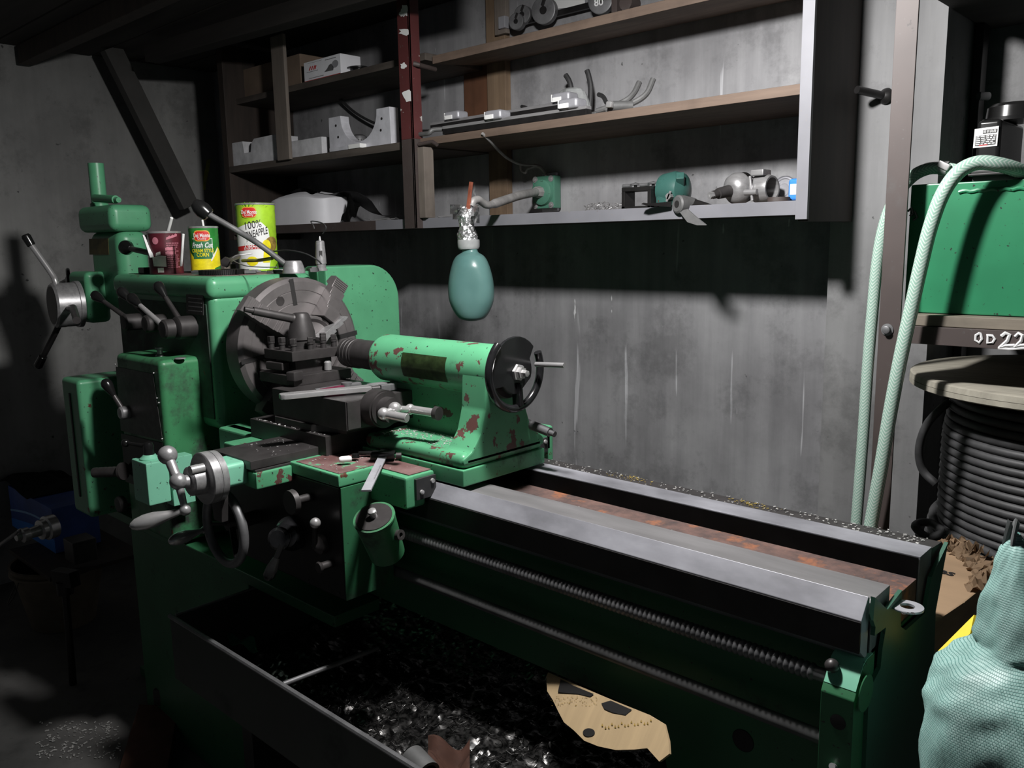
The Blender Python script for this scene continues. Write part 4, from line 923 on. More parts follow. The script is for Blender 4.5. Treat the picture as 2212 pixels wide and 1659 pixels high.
c = P(711, 790, X=-1.51); b = MB(); b.cyl(c+Vector((-0.005, 0, -0.012)), c+Vector((-0.005, 0, 0.010)), 0.008, n=14, bev=0.003); b.build('tool_shim', 'bright_steel', tp)

# cross feed dial and ball crank
XD = -1.405
nb = MB().box(-1.445, -1.372, 0.712, 0.760, 0.925, 0.968, 0.008, 3).build('feed_bracket', 'mint_enamel', L)
dc = P(455, 1030, X=XD); dz = dc.z
dl = MB().rev((XD, 0.715, dz), -Y_, [(0, 0.046), (0.012, 0.047), (0.0125, 0.045), (0.013, 0.047), (0.028, 0.047), (0.030, 0.044), (0.030, 0.028), (0.052, 0.026), (0.054, 0.022), (0.054, 0)], 48).build('feed_dial', 'machined_steel', L)
b = MB(); b.prism([(XD-0.020, 0.708, dz-0.03), (XD+0.024, 0.708, dz-0.03), (XD+0.016, 0.708, dz-0.085), (XD-0.014, 0.708, dz-0.085)], (0, 0.014, 0), 0.003); b.build('dial_arm', 'cast_iron', dl)
c0 = P(385, 1040, X=XD); c1, c2 = P(362, 983, Y=c0.y), P(400, 1102, Y=c0.y)
b = MB(); b.cyl((XD, 0.663, dz), c0, 0.013, 0.009).ball(c0, 0.0150).ball(c1, 0.0168).ball(c2, 0.0098)
b.cyl(c0, c1, 0.008, 0.009).cyl(c0, c2, 0.0075, 0.0055); ck_ = b.build('ball_crank', 'machined_steel', L)
def handle(a, b_, r, n=24):
    a, b_ = Vector(a), Vector(b_); ln = (b_-a).length
    return MB().rev(a, b_-a, [(0, r*0.45), (ln*0.10, r*0.40), (ln*0.30, r*0.62), (ln*0.55, r*0.98), (ln*0.72, r), (ln*0.88, r*0.78), (ln*0.96, r*0.45), (ln, 0)], n)
e = P(279, 1138, X=XD-0.03); handle(c2, e, 0.0135).build('crank_handle', 'bright_steel', ck_)
c = P(425, 1014, Y=0.655); MB().cyl(c+Vector((0, 0.012, 0)), c+Vector((0, -0.012, 0)), 0.0085, n=18).build('lock_pin', 'bright_steel', dl)
# apron handwheel
YH = 0.745; hc = P(486, 1140, Y=YH); RH = 0.069
hw = MB().ring(hc, Y_, RH, 0.0088, 56, 14).build('apron_handwheel', 'grey_metal', L)
hb = hc+Vector((0.012, 0.045, 0)); hub = P(496, 1132, Y=YH+0.03)
b = MB(); b.rev(hub+Vector((0, -0.006, 0)), Y_, [(0, 0.012), (0.02, 0.014), (0.09, 0.014)], 24); b.build('wheel_hub', 'dark_steel', hw)
for k in range(3):
    an = math.radians(185+120*k); rim = hc+Vector((math.cos(an), 0, math.sin(an)))*RH
    MB().bar(hub+Vector((0, 0.004, 0)), rim, 0.012, 0.006, 0.002).build('spoke', 'black_steel', hw)
a = P(440, 1145, Y=YH-0.005); handle(a, P(364, 1171, Y=YH-0.085), 0.0125).build('wheel_handle', 'bright_steel', hw)
MB().ball(a, 0.0068).build('handle_nut', 'bright_steel', hw)
# apron knobs and levers
c = P(625, 1086, Y=0.79); b = MB(); b.rev(c, Y_, [(0, 0.0), (0.0, 0.0215), (0.010, 0.0225), (0.0105, 0.008), (0.045, 0.008)], 36); b.build('push_knob', 'cast_iron', L)
c = P(600, 1165, Y=0.775); hcx = P(635, 1150, Y=0.834)
b = MB(); b.rev(c, hcx-c, [(0, 0.0), (0.0, 0.016), (0.004, 0.021), (0.010, 0.021), (0.012, 0.012), (0.03, 0.012), (0.034, 0.022), (0.052, 0.026), (0.06, 0.033), (0.07, 0.033)], 32); en = b.build('engage_lever', 'black_enamel', L)
e = P(580, 1246, Y=0.755); s0 = c+Vector((0.004, 0.006, -0.01)); d = (e-s0).normalized(); b = MB(); b.cyl(s0, e-d*0.03, 0.006, 0.005, n=12); b.rev(e-d*0.036, d, [(0, 0.006), (0.02, 0.011), (0.034, 0.011), (0.042, 0.006), (0.044, 0)], 18); b.build('engage_handle', 'black_plastic', en)
c = P(686, 1178, Y=0.825); k = P(681, 1130, Y=0.81)
b = MB(); b.rev(c+Vector((0, 0.012, 0)), -Y_, [(0, 0.019), (0.012, 0.018), (0.020, 0.008), (0.021, 0)], 28); nl = b.build('half_nut_lever', 'dark_steel', L)
b = MB(); b.cyl(c+Vector((0, -0.006, 0)), k, 0.0055, n=12); b.build('lever_arm', 'black_steel', nl); MB().ball(k, 0.0098).build('lever_ball', 'bright_steel', nl)
c = P(690, 1226, Y=0.81); b = MB(); b.cyl(c, c+Vector((0.0, 0.028, 0)), 0.0078, n=18); b.rev(c+Vector((0, -0.003, 0)), Y_, [(0, 0.0), (0, 0.009), (0.003, 0.011), (0.006, 0.009)], 20); b.build('stop_knob', 'dark_steel', L)
# lubricator pot beside the apron
b_ = P(808, 1117, X=-1.095); vv = (b_-CAM).normalized(); wv = (P(798, 1090, X=-1.095)-b_); wv = (wv-vv*wv.dot(vv)).normalized()
d = (-vv*0.66+wv*0.75).normalized(); ln = 0.088; a = b_-d*ln
pt = MB().rev(a, d, [(0, 0.030), (ln-0.004, 0.0345), (ln-0.003, 0.0355), (ln, 0.0355), (ln, 0)], 40).build('motor_pot', 'green_enamel_grimy', L)
b = MB(); b.rev(b_, d, [(0.0, 0.031), (0.0015, 0.031), (0.0015, 0)], 36); b.build('pot_lid', 'dark_steel', pt)
b = MB(); b.rev(b_+d*0.001, d, [(0, 0.006), (0.008, 0.006), (0.010, 0.0075), (0.014, 0.007), (0.017, 0)], 16); b.build('lid_nut', 'bright_steel', pt)
MB().rev(a+d*0.05+Vector((0.028, 0.012, 0.0)), Vector((1, 0.1, 0.2)), [(0, 0.009), (0.012, 0.009), (0.012, 0.004), (0.006, 0.004), (0.006, 0)], 18).build('pot_fitting', 'cast_iron', pt)
MB().bar((-1.205, 0.895, 0.84), a+d*0.03, 0.02, 0.04, 0.003).build('pot_bracket', 'black_steel', pt)

# tailstock
XT = -1.033; XB = -1.372
ts = MB()
ts.rev((XB, YC, ZC), X_, [(0, 0.036), (0.003, 0.044), (0.012, 0.0475), (XT-XB, 0.0475)], 48)
web = [(XB+0.01, ZC-0.012), (XB+0.012, ZC-0.040), (XB+0.045, ZC-0.056), (XB+0.068, ZC-0.078), (XB+0.076, ZC-0.105), (XB+0.076, 0.985), (XT-0.012, 0.985), (XT-0.012, ZC)]
ts.prism([(x, 1.068, z) for x, z in web], (0, 0.034, 0), 0.003)
col = [(1.033, ZC), (1.030, 1.06), (1.018, 1.02), (0.996, 0.992), (0.975, 0.982), (0.975, 0.97), (1.185, 0.97), (1.185, 0.985), (1.150, 1.01), (1.132, 1.06), (1.127, ZC)]
ts.prism([(XT-0.062, y, z) for y, z in col], (0.062, 0, 0), 0.004)
for k in range(1, 9):                                              # fillets running into the pocket
    a = PI/2*k/9; w = 0.045*(1-math.sin(a)); zz = 0.985+0.045*(1-math.cos(a))
    ts.box(XT-0.062-w, XT-0.06, 1.012+0.004*k, 1.10, zz-0.0051, zz, 0)
ts.box(XB+0.06, XT, 0.973, 1.185, 0.962, 0.990, 0.012, 4)
tso = ts.build('tailstock', 'green_enamel_chipped', L)
MB().box(XB+0.055, XT+0.002, 0.971, 1.112, 0.9335, 0.9635, 0.003).box(XB+0.055, XT+0.002, 1.11, 1.185, 0.9335, 0.9635, 0.003).build('tailstock_base', 'green_enamel', L)
b = MB(); b.rev((XB+0.003, YC, ZC), -X_, [(0, 0.0315), (0.082, 0.0300), (0.083, 0.0305), (0.086, 0.0315), (0.088, 0.0300), (0.093, 0.0300), (0.094, 0.0312), (0.099, 0.0312), (0.100, 0.0302), (0.105, 0.0302), (0.106, 0.0312), (0.111, 0.0312), (0.112, 0.0302), (0.117, 0.0302), (0.118, 0.0312), (0.128, 0.0300), (0.130, 0.026), (0.130, 0.012), (0.10, 0.008)], 40, cap=False)
b.build('quill', 'cast_iron', tso)
b = MB(); MBf = lambda u, v: (P(869, 790, Y=1.035).x*(1-u)+P(964, 800, Y=1.035).x*u, YC-0.0482*math.cos(math.radians(28-58*v)), ZC+0.0482*math.sin(math.radians(28-58*v)))
b.grid(MBf, 1, 12, thick=0.0008); b.build('stained_plate', 'stained_plate', tso)
# broken handwheel
XW = -1.003; w0 = Vector((XW, YC-0.004, ZC+0.004))
b = MB(); b.rev((XT, YC, ZC), X_, [(0, 0.046), (0.006, 0.0475), (0.014, 0.045), (0.016, 0.02), (0.03, 0.02)], 40); b.build('end_ring', 'dark_steel', tso)
R_ = 0.066; tw = MB().ring(w0, X_, R_, 0.0072, 56, 12, math.radians(-50), math.radians(205), ref=(0, -1, 0)).build('tailstock_handwheel', 'black_enamel', tso)
b = MB(); wb = []
for k in range(25):
    a = math.radians(-22+12.5*k); r_ = R_-0.004 if 40 < (-22+12.5*k) < 205 else R_*0.62
    wb.append(Vector((XW-0.004, w0.y+r_*math.cos(a), w0.z+r_*math.sin(a))))
b.prism(wb, (0.007, 0, 0), 0.002); b.build('wheel_web', 'black_enamel', tw)
b = MB(); b.bar(w0+Vector((0, 0.004, -0.02)), w0+Vector((0, 0.006, -R_+0.003)), 0.02, 0.010, 0.003); b.build('spoke', 'black_enamel', tw)
b = MB(); b.rev(w0+Vector((0.003, 0.004, -0.002)), X_, [(0, 0.016), (0.004, 0.015), (0.004, 0.0105), (0.012, 0.0105), (0.012, 0.0065), (0.022, 0.006), (0.023, 0)], 6); b.build('wheel_nut', 'bright_steel', tw)
a = P(1158, 787, X=XW+0.006); e = P(1235, 790, X=XW+0.09); d = (e-a).normalized()
MB().cyl(a, a+d*0.068, 0.0046, 0.0046, n=14).build('wheel_handle', 'machined_steel', tw)
a, e = P(1108, 902, Y=1.15), P(1188, 934, Y=1.15); d = (e-a).normalized()
b = MB(); b.cyl(a-d*0.03, e, 0.0095, 0.0085, n=16); b.cyl(e, e+d*0.012, 0.0055, 0.0055, n=12); b.build('lock_lever', 'grey_metal', tso)
# ------------------------------------------------------------------ drilling head behind the lathe
dp = thing('drill_press', 'green drilling head standing behind the left end of the lathe', 'drill press', (-2.47, 1.12, 0))
MB().box(-2.62, -2.42, 1.02, 1.30, 0.0, 0.03, 0.004).cyl((-2.51, 1.08, 0.03), (-2.51, 1.08, 1.20), 0.045, n=28).build('column', 'dark_green_paint', dp)
xa, xb, xc = P(166, 480, Y=1.0).x, P(240, 480, Y=1.0).x, P(190, 500, Y=1.02).x
zt_, zb_ = P(240, 440, Y=1.0).z, P(240, 500, Y=1.0).z
yb_ = P(331, 470, X=xb).y
hd = MB().box(xa, xb, 1.0, yb_, zb_, zt_, 0.022, 4).build('drill_head', 'green_enamel_clean', dp)
b = MB(); b.box(xc, xb-0.006, 1.018, yb_-0.012, 1.17, zb_+0.004, 0.03, 5); b.build('drill_body', 'green_enamel_clean', dp)
c0 = Vector((P(214, 432, Y=1.07).x, 1.07, zt_)); h = P(212, 352, Y=1.07).z-zt_
MB().rev(c0, Z_, [(0, 0.026), (0.012, 0.026), (0.014, 0.0225), (h, 0.0225), (h, 0.019), (h-0.01, 0.0185), (h-0.01, 0)], 28).build('spindle_tube', 'green_enamel_clean', dp)
b = MB(); a, e = P(205, 428, Y=1.035), P(250, 431, Y=1.035); b.cyl(a, e, 0.0115, n=18); b.cyl(e, e+Vector((0.02, 0, -0.002)), 0.0075, n=14); b.build('clamp_rod', 'green_enamel', dp)
q = [P(x, y, Y=1.0185) for x, y in ((193, 516), (234, 515), (236, 550), (194, 550))]; MB().prism(q, (0, -0.0012, 0)).build('data_plate', 'brass_plate', dp)
fx = P(188, 640, Y=0.965).x
fb = MB().box(P(150, 640, Y=0.965).x, fx, 0.965, P(239, 640, X=fx).y, P(200, 699, Y=0.97).z, P(200, 588, Y=0.97).z, 0.016, 3).build('feed_box', 'green_enamel', dp)
hc = P(112, 660, Y=0.885)
b = MB(); hx = Vector((0.10, 1, 0.0)).normalized(); b.rev(hc, hx, [(0, 0.0), (0, 0.060), (0.006, 0.065), (0.03, 0.065), (0.03, 0.064), (0.062, 0.064), (0.063, 0.068), (0.075, 0.068), (0.078, 0.05)], 44); fh = b.build('feed_hub', 'machined_steel', dp)
b = MB(); b.rev(hc-hx*0.0005, hx, [(0, 0.0), (0.0, 0.055), (0.0004, 0.055)], 40); b.build('hub_face', 'cast_iron', fh)
mid = hc+hx*0.036
def spoke(pts, tip, m):
    b = MB(); b.tube(spline(pts, 6), 0.0085, 14); s = b.build('feed_handle', m, fh)
    d = (tip-pts[-1]).normalized(); b = MB(); b.rev(pts[-1]-d*0.006, d, [(0, 0.009), (0.002, 0.0115), ((tip-pts[-1]).length, 0.013), ((tip-pts[-1]).length+0.006, 0.010), ((tip-pts[-1]).length+0.007, 0)], 18); b.build('handle_grip', 'black_plastic', s)
spoke([mid, P(121, 612, Y=0.90), P(112, 592, Y=0.895), P(66, 527, Y=0.86)], P(54, 507, Y=0.85), 'bright_steel')
spoke([mid, P(127, 703, Y=0.905), P(92, 772, Y=0.875)], P(82, 792, Y=0.868), 'black_steel')
b = MB(); b.tube([mid+Vector((0.02, 0, -0.01)), P(158, 665, Y=0.87), P(166, 692, Y=0.82)], 0.0095, 16); b.build('feed_handle', 'dark_steel', fh)
c = P(150, 620, Y=1.16); w = MB().ring(c, Vector((0.35, 1, 0)), 0.062, 0.007, 44, 12).build('rear_handwheel', 'black_enamel', dp)
b = MB(); b.rev(c, Vector((0.35, 1, 0)), [(-0.03, 0.02), (-0.012, 0.03), (0, 0.055), (0.004, 0.055)], 32); b.build('wheel_dish', 'machined_steel', w)
k = P(282, 537, Y=0.99); s0 = P(330, 548, Y=0.99); d = (k-s0).normalized()
b = MB(); b.cyl(s0+d*-0.05, k, 0.0075, n=14); t_ = b.build('side_lever', 'dark_steel', dp)
MB().rev(k-d*0.004, d, [(0, 0.0085), (0.010, 0.012), (0.026, 0.0195), (0.036, 0.0195), (0.043, 0.013), (0.046, 0)], 24).build('lever_knob', 'black_plastic', t_)

# ------------------------------------------------------------------ cans and oddments on the headstock
ZH = 1.2852
def can(name, label, x0p, x1p, ytop, Yc, body, mats, ax_px):
    c = P((x0p+x1p)/2, 560, Y=Yc); D = (c-CAM).dot(_f); r = (x1p-x0p)/2*D/FPX; zt_ = P((x0p+x1p)/2, ytop, Y=Yc-r*0.6).z
    t = thing(name, label, 'can', (c.x, c.y, ZH)); H = zt_-ZH
    b = MB(); pr = [(0, r*0.95), (0.0, r), (0.004, r*1.012), (0.006, r)]
    n = 9
    for k in range(n): pr += [(0.012+(H-0.024)*k/n, r), (0.012+(H-0.024)*(k+0.5)/n, r*0.988)]
    pr += [(H-0.010, r), (H-0.005, r), (H-0.003, r*1.015), (H, r*1.012), (H, r*0.97), (H-0.06, r*0.96)]
    b.rev((c.x, c.y, ZH), Z_, pr, 56, cap=False); b.build('can_body', body, t)
    b = MB(); b.rev((c.x, c.y, ZH+H-0.002), Z_, [(-0.0028, r*1.006), (-0.001, r*1.02), (0.0015, r*1.02), (0.0025, r*0.985), (0.0, r*0.965)], 56, cap=False); b.build('can_rim', 'bright_steel', t)
    to = Vector((CAM.x-c.x, CAM.y-c.y)); a0 = math.atan2(to.y, to.x)
    def fn(lift):
        def f(x, y):
            a = a0+x/r; rr = r+0.0005+lift
            return Vector((c.x+math.cos(a)*rr, c.y+math.sin(a)*rr, ZH+y))
        return f
    return t, c, r, H, fn
def txt(b, s, size, x, y, fn, sx=1.0, sy=1.0, skew=0.0, bold=0.0, slope=0.0):
    v_, f_ = text_faces(s, size, bold); v_ = [Vector((v.x*sx+v.y*skew+x, v.y*sy+y+v.x*slope, 0)) for v in v_]
    flat_to(b, v_, f_, fn, 0.004)
def logo(cx_, cy_, w, h):
    pts = []
    for k in range(48):
        a = 2*PI*k/48; rr = 1-0.09*math.cos(4*a)+0.03*math.cos(2*a); pts.append((cx_+w*rr*math.cos(a), cy_+h*rr*math.sin(a)*(1.08 if math.sin(a) > 0 else 1.0)))
    return pts
# coffee tin
t, c, r, H, fn = can('maroon_can', 'maroon tin with torn white label, nearest the drilling head', 324, 393, 499, 1.0, 'maroon_label', None, None)
b = MB(); b.m(0); poly_to(b, [(-r*0.80, 0.02), (r*0.0, 0.018), (r*0.0, H*0.42), (-r*0.40, H*0.44), (-r*0.85, H*0.38)], fn(0.0004), 0.004)
poly_to(b, [(-r*0.60, H*0.42), (-r*0.28, H*0.46), (-r*0.28, H*0.53), (-r*0.55, H*0.50)], fn(0.0008), 0.004)
poly_to(b, [(-r*0.52, 0.004), (-r*0.16, 0.004), (-r*0.16, 0.016), (-r*0.52, 0.016)], fn(0.0008), 0.004)
lab(b.build('torn_label', 'off_white', t), 'torn whitish paper remains')
b = MB()
for k in range(13):
    y = H*(0.72-0.047*k); x = r*0.08
    if k in (3, 5): poly_to(b, [(r*0.0, y-0.003), (r*0.62, y-0.003), (r*0.62, y+0.004), (r*0.0, y+0.004)], fn(0.0004), 0.004); continue
    while x < r*0.75:
        w = random.uniform(0.003, 0.008); poly_to(b, [(x, y-0.0008), (x+w, y-0.0008), (x+w, y+0.0010), (x, y+0.0010)], fn(0.0004)); x += w+0.0012
for k in range(7):
    x = r*(0.08+0.1*k); y = H*(0.80+0.012*k); poly_to(b, [(x, y), (x+r*0.12, y+0.001), (x+r*0.14, y+0.007+0.003*(k % 2)), (x+r*0.03, y+0.006)], fn(0.0004))
poly_to(b, ellipse(-r*0.55, H*0.78, 0.008, 0.009), fn(0.0004), 0.004)
b.build('small_print', 'pink_ink', t)
MB().bar(P(322, 508, Y=0.972)+Vector((0, -0.012, 0)), P(338, 556, Y=0.968)+Vector((0, -0.012, 0)), 0.010, 0.004, 0.001).build('paper_strip', 'paper_white', t)
MB().bar(P(396, 505, Y=1.0), P(391, 575, Y=1.0), 0.006, 0.004, 0.001).build('paper_strip', 'paper_white', t)
def stick(label, a, b_, r_=0.004):
    tag(MB().cyl(a, b_, r_, r_*1.1, n=12, bev=0.0008).build('white_stick', 'paper_white'), label, 'stick')
stick('white round stick leaning in the maroon tin', P(371, 470, Y=1.0), P(352, 540, Y=1.0)+Vector((0, 0.0, 0)))
# corn can
t, c, r, H, fn = can('corn_can', 'small green and yellow corn can, middle of the three', 413, 474, 488, 1.09, 'label_green', None, None)
b = MB(); b.m(0)
poly_to(b, [(-r*1.25, 0.006), (r*0.55, 0.006), (r*0.65, H*0.10), (r*1.30, H*0.15), (r*1.35, H*0.46), (r*1.0, H*0.56), (r*0.55, H*0.38), (-r*0.8, H*0.34), (-r*1.3, H*0.50)], fn(0.0003), 0.004)
b.m(1); poly_to(b, [(-r*0.80, H*0.30), (r*0.52, H*0.30), (r*0.52, H*0.74), (-r*0.80, H*0.74)], fn(0.0007), 0.004)
b.m(2); poly_to(b, logo(-r*0.13, H*0.79, r*0.56, H*0.125), fn(0.0011), 0.004)
b.m(3); poly_to(b, logo(-r*0.13, H*0.79, r*0.50, H*0.105), fn(0.0014), 0.004)
b.m(4); txt(b, 'Del Monte', 0.0120, -r*0.13, H*0.80, fn(0.0017), 0.78, 1.2, bold=0.0002); txt(b, 'Quality', 0.008, -r*0.13, H*0.735, fn(0.0017), 0.9)
txt(b, 'Fresh Cut', 0.0150, -r*0.14, H*0.59, fn(0.0010), 0.85, 1.2, skew=0.25, bold=0.0003)
b.m(0); txt(b, 'CREAM STYLE', 0.0100, -r*0.14, H*0.475, fn(0.0010), 0.9, 1.25, bold=0.0002); txt(b, 'CORN', 0.0110, -r*0.14, H*0.385, fn(0.0010), 0.95, 1.25, bold=0.0002)
b.m(4); poly_to(b, [(r*0.52, H*0.30), (r*0.56, H*0.30), (r*0.56, H*0.74), (-r*0.80, H*0.74), (-r*0.80, H*0.725), (r*0.52, H*0.725)], fn(0.0009), 0.004)
poly_to(b, [(r*0.40, H*0.24), (r*0.62, H*0.34), (r*0.98, H*0.52), (r*0.92, H*0.53), (r*0.55, H*0.37), (r*0.36, H*0.27)], fn(0.0012), 0.004)
b.build('label', ['corn_yellow', 'panel_green', 'logo_gold', 'logo_red', 'paper_white'], t)
stick('thin white stick poking out of the corn can', P(437, 475, Y=1.09), P(446, 525, Y=1.09), 0.0028)
# pineapple can
t, c, r, H, fn = can('pineapple_can', 'tall lime green pineapple juice can, largest of the three', 517, 599, 437, 1.24, 'lime_label', None, None)
b = MB(); b.m(0)
poly_to(b, [(-r*1.25, 0.004), (r*0.55, 0.004), (r*0.75, H*0.30), (r*0.62, H*0.62), (r*0.25, H*0.72), (-r*0.4, H*0.70), (-r*1.35, H*0.62)], fn(0.0003), 0.005)
b.m(1); poly_to(b, [(-r*1.3, H*0.30), (-r*0.85, H*0.30), (r*0.32, H*0.335), (r*0.32, H*0.405), (-r*0.85, H*0.37), (-r*1.3, H*0.36)], fn(0.0007), 0.005)
b.m(2)
for k in range(11):
    a = 0.4+k*0.27; poly_to(b, [(-r*0.35+0.010*math.cos(a), H*0.90), (-r*0.35+0.055*math.cos(a)-0.003, H*0.90+0.018*math.sin(a)), (-r*0.35+0.055*math.cos(a)+0.003, H*0.90+0.018*math.sin(a)+0.003)], fn(0.0003))
poly_to(b, [(r*0.75, 0.004), (r*1.3, 0.004), (r*1.3, H*0.14), (r*0.95, H*0.06)], fn(0.0005), 0.005)
b.m(3); poly_to(b, ellipse(r*0.80, H*0.40, r*0.42, H*0.105), fn(0.0007), 0.005)
b.m(4); poly_to(b, ellipse(r*0.47, H*0.375, r*0.24, H*0.085), fn(0.0011), 0.005); poly_to(b, [(r*0.22, H*0.12), (r*0.60, H*0.12), (r*0.60, H*0.34), (r*0.32, H*0.34)], fn(0.0009), 0.005); poly_to(b, ellipse(-r*0.30, H*0.145, r*0.30, H*0.07), fn(0.0009), 0.005)
b.m(5); poly_to(b, logo(-r*0.33, H*0.86, r*0.40, H*0.085), fn(0.0011), 0.005)
b.m(6); poly_to(b, logo(-r*0.33, H*0.86, r*0.36, H*0.072), fn(0.0014), 0.005)
b.m(0); txt(b, 'Del Monte', 0.0120, -r*0.33, H*0.865, fn(0.0017), 0.80, 1.2, bold=0.0002); txt(b, 'Quality', 0.009, -r*0.33, H*0.825, fn(0.0017), 0.9)
txt(b, 'FIBER-', 0.0165, -r*0.22, H*0.385, fn(0.0012), 1.0, 1.0, slope=0.05, bold=0.0003); txt(b, 'ENRICHED', 0.0105, -r*0.22, H*0.335, fn(0.0012), 1.0, 1.0, slope=0.05)
b.m(7); txt(b, '100%', 0.0250, -r*0.18, H*0.675, fn(0.0010), 0.85, 1.15, skew=-0.08, slope=0.14); txt(b, 'PINEAPPLE', 0.0190, r*0.0, H*0.555, fn(0.0010), 0.66, 1.4, slope=0.16, bold=0.0002); txt(b, 'JUICE', 0.0125, -r*0.26, H*0.475, fn(0.0010), 0.9, 1.0, slope=0.12)
b.build('label', ['paper_white', 'ink_red', 'leaf_green', 'pineapple_brown', 'corn_yellow', 'logo_gold', 'logo_red', 'ink_black'], t)

# flat gear, bolt, lever, sleeve and scraps
c = Vector((P(478, 577, Y=1.02).x, 1.02, ZH)); D = (c-CAM).dot(_f); r = 47*D/FPX
b = MB(); b.rev(c, Z_, [(0, r*0.3), (0, r*0.96), (0.012, r*0.96), (0.012, r*0.3)], 72, cap=False)
for k in range(72):
    a = 2*PI*k/72; R = Matrix.Rotation(a, 3, 'Z'); b.obox(c+Vector((math.cos(a)*r*0.975, math.sin(a)*r*0.975, 0.006)), R, r*0.06, r*0.045, 0.0118)
tag(b.build('flat_gear', 'black_steel'), 'flat dark toothed gear lying on the headstock by its corner', 'gear')
zg = ZH+0.0125
a, e = P(487, 567, Y=1.06), P(522, 550, Y=1.16); b = MB(); d = (e-a).normalized(); b.cyl(a, a+d*0.012, 0.013, n=6); b.cyl(a+d*0.012, a+d*0.11, 0.0065, n=14)
a.z = max(a.z, zg+0.013)
tag(b.build('hex_bolt', 'dark_steel'), 'long hexagon headed bolt lying behind the flat gear', 'bolt')
b = MB(); b.obox(P(480, 553, Y=1.20)+Vector((0, 0, 0)), Matrix.Rotation(0.2, 3, 'Z'), 0.06, 0.04, 0.016, 0.002); o = b.build('wood_offcut', 'strip_wood'); o.location.z = ZH+0.001; tag(o, 'small wooden offcut lying behind the long bolt', 'wood offcut')
def lay(name, m, pts, r_, label, cat):
    tag(MB().tube(spline([Vector((v.x, v.y, max(v.z, ZH+r_))) for v in pts], 6), r_, 8).build(name, m), label, cat)
lay('yellow_rod', 'yellow_strip', [P(524, 563, Y=1.12), P(560, 562, Y=1.10), P(588, 558, Y=1.10)], 0.0042, 'yellowish rod lying across the headstock top', 'rod')
lay('thin_wire', 'machined_steel', [P(545, 548, Y=1.12), P(510, 552, Y=1.08), P(503, 562, Y=1.05), P(530, 574, Y=1.02), P(565, 577, Y=1.02), P(598, 577, Y=1.03)], 0.0012, 'thin bright bent wire beside the flat gear', 'wire')
tag(MB().tube(spline([P(590, 543, Y=1.16), P(625, 541, Y=1.16), P(660, 548, Y=1.17), P(686, 562, Y=1.18), P(694, 570, Y=1.18)], 6), 0.0018, 8).build('black_wire', 'black_rubber'), 'black wire arching over the steel dome', 'wire')
b = MB()
for k in range(26):
    c = Vector((random.uniform(-2.02, -1.83), random.uniform(1.0, 1.2), ZH)); s = random.uniform(0.004, 0.014)
    b.obox(c+Vector((0, 0, s*0.35)), Matrix.Rotation(random.uniform(0, 3), 3, 'Z') @ Matrix.Rotation(random.uniform(-0.3, 0.3), 3, 'X'), s*2, s, s*0.6, s*0.1)
tag(b.build('metal_scraps', 'grey_metal'), 'small metal scraps strewn around the gear on the headstock', 'scraps', kind='stuff')
dc = P(634, 571, Y=1.13); dc.z = ZH; D = (dc-CAM).dot(_f); s = D/FPX
lv = thing('dome_lever', 'steel dome on the headstock with a long lever and black knob', 'lever', dc)
b = MB(); b.rev(dc, Z_, [(0.0005, 24*s), (0.004, 24*s), (0.014, 22*s), (0.026, 18.5*s), (0.030, 16*s), (0.0305, 0)], 36); b.build('dome', 'machined_steel', lv)
s0 = dc+Vector((-0.012, -0.006, 0.016)); pts = [s0, P(560, 528, Y=1.075), P(510, 497, Y=1.02), P(444, 459, Y=0.97)]
MB().tube(spline(pts, 6), 0.0068, 14).build('lever_rod', 'hanger_grey', lv)
d = (P(424, 442, Y=0.955)-pts[-1]).normalized(); MB().rev(pts[-1]-d*0.010, d, [(0, 0.0135), (0.003, 0.0165), (0.018, 0.019), (0.030, 0.0175), (0.042, 0.011), (0.046, 0)], 26).build('lever_knob', 'black_plastic', lv)
sc = P(694, 572, Y=1.20); sc.z = ZH+0.004; s = (sc-CAM).dot(_f)/FPX
sl = thing('taper_sleeve', 'steel taper sleeve with a slot standing on the headstock', 'machine part', sc)
MB().rev(sc, Z_, [(0, 12.5*s), (3*s, 12.5*s), (5*s, 10*s), (14*s, 10*s), (15*s, 11.5*s), (30*s, 11*s), (62*s, 9*s), (64*s, 7*s), (64*s, 0)], 28).build('sleeve', 'machined_steel', sl)
q = Vector((CAM.x-sc.x, CAM.y-sc.y, 0)).normalized(); b = MB(); R = Matrix((q, Vector((-q.y, q.x, 0)), Z_)).transposed(); b.obox(sc+q*9.6*s+Vector((0, 0, 34*s)), R, 2.2*s, 7*s, 18*s, 3.4*s, 3); b.build('slot', 'ink_black', sl)
MB().rev(sc+Vector((0, 0, 63*s)), Z_, [(0, 3*s), (4*s, 2.5*s), (10*s, 1.2*s), (11*s, 0)], 14).build('tip', 'bright_steel', sl)
tag(MB().tube(spline([P(679, 494, Y=1.20), P(677, 487, Y=1.20), P(672, 478, Y=1.20), P(690, 480, Y=1.20), P(701, 485, Y=1.20), P(704, 494, Y=1.20), P(697, 505, Y=1.20)], 6), 0.0014, 8).build('wire_hook', 'black_rubber'), 'thin bent wire hook on top of the taper sleeve', 'hook')
c = P(677, 568, Y=1.18); c.z = ZH+0.002; tag(MB().rev(c, Z_, [(0, 0.012), (0.008, 0.013), (0.009, 0.007), (0.012, 0.007), (0.0125, 0)], 6).build('hex_nut', 'grey_metal'), 'dull hexagon nut at the foot of the taper sleeve', 'nut')
c = P(316, 577, Y=0.985); c.z = ZH; tag(MB().box(c.x-0.018, c.x+0.018, 0.97, 1.0, ZH, ZH+0.016, 0.002).build('black_block', 'black_plastic'), 'small black block beside the maroon tin', 'block')

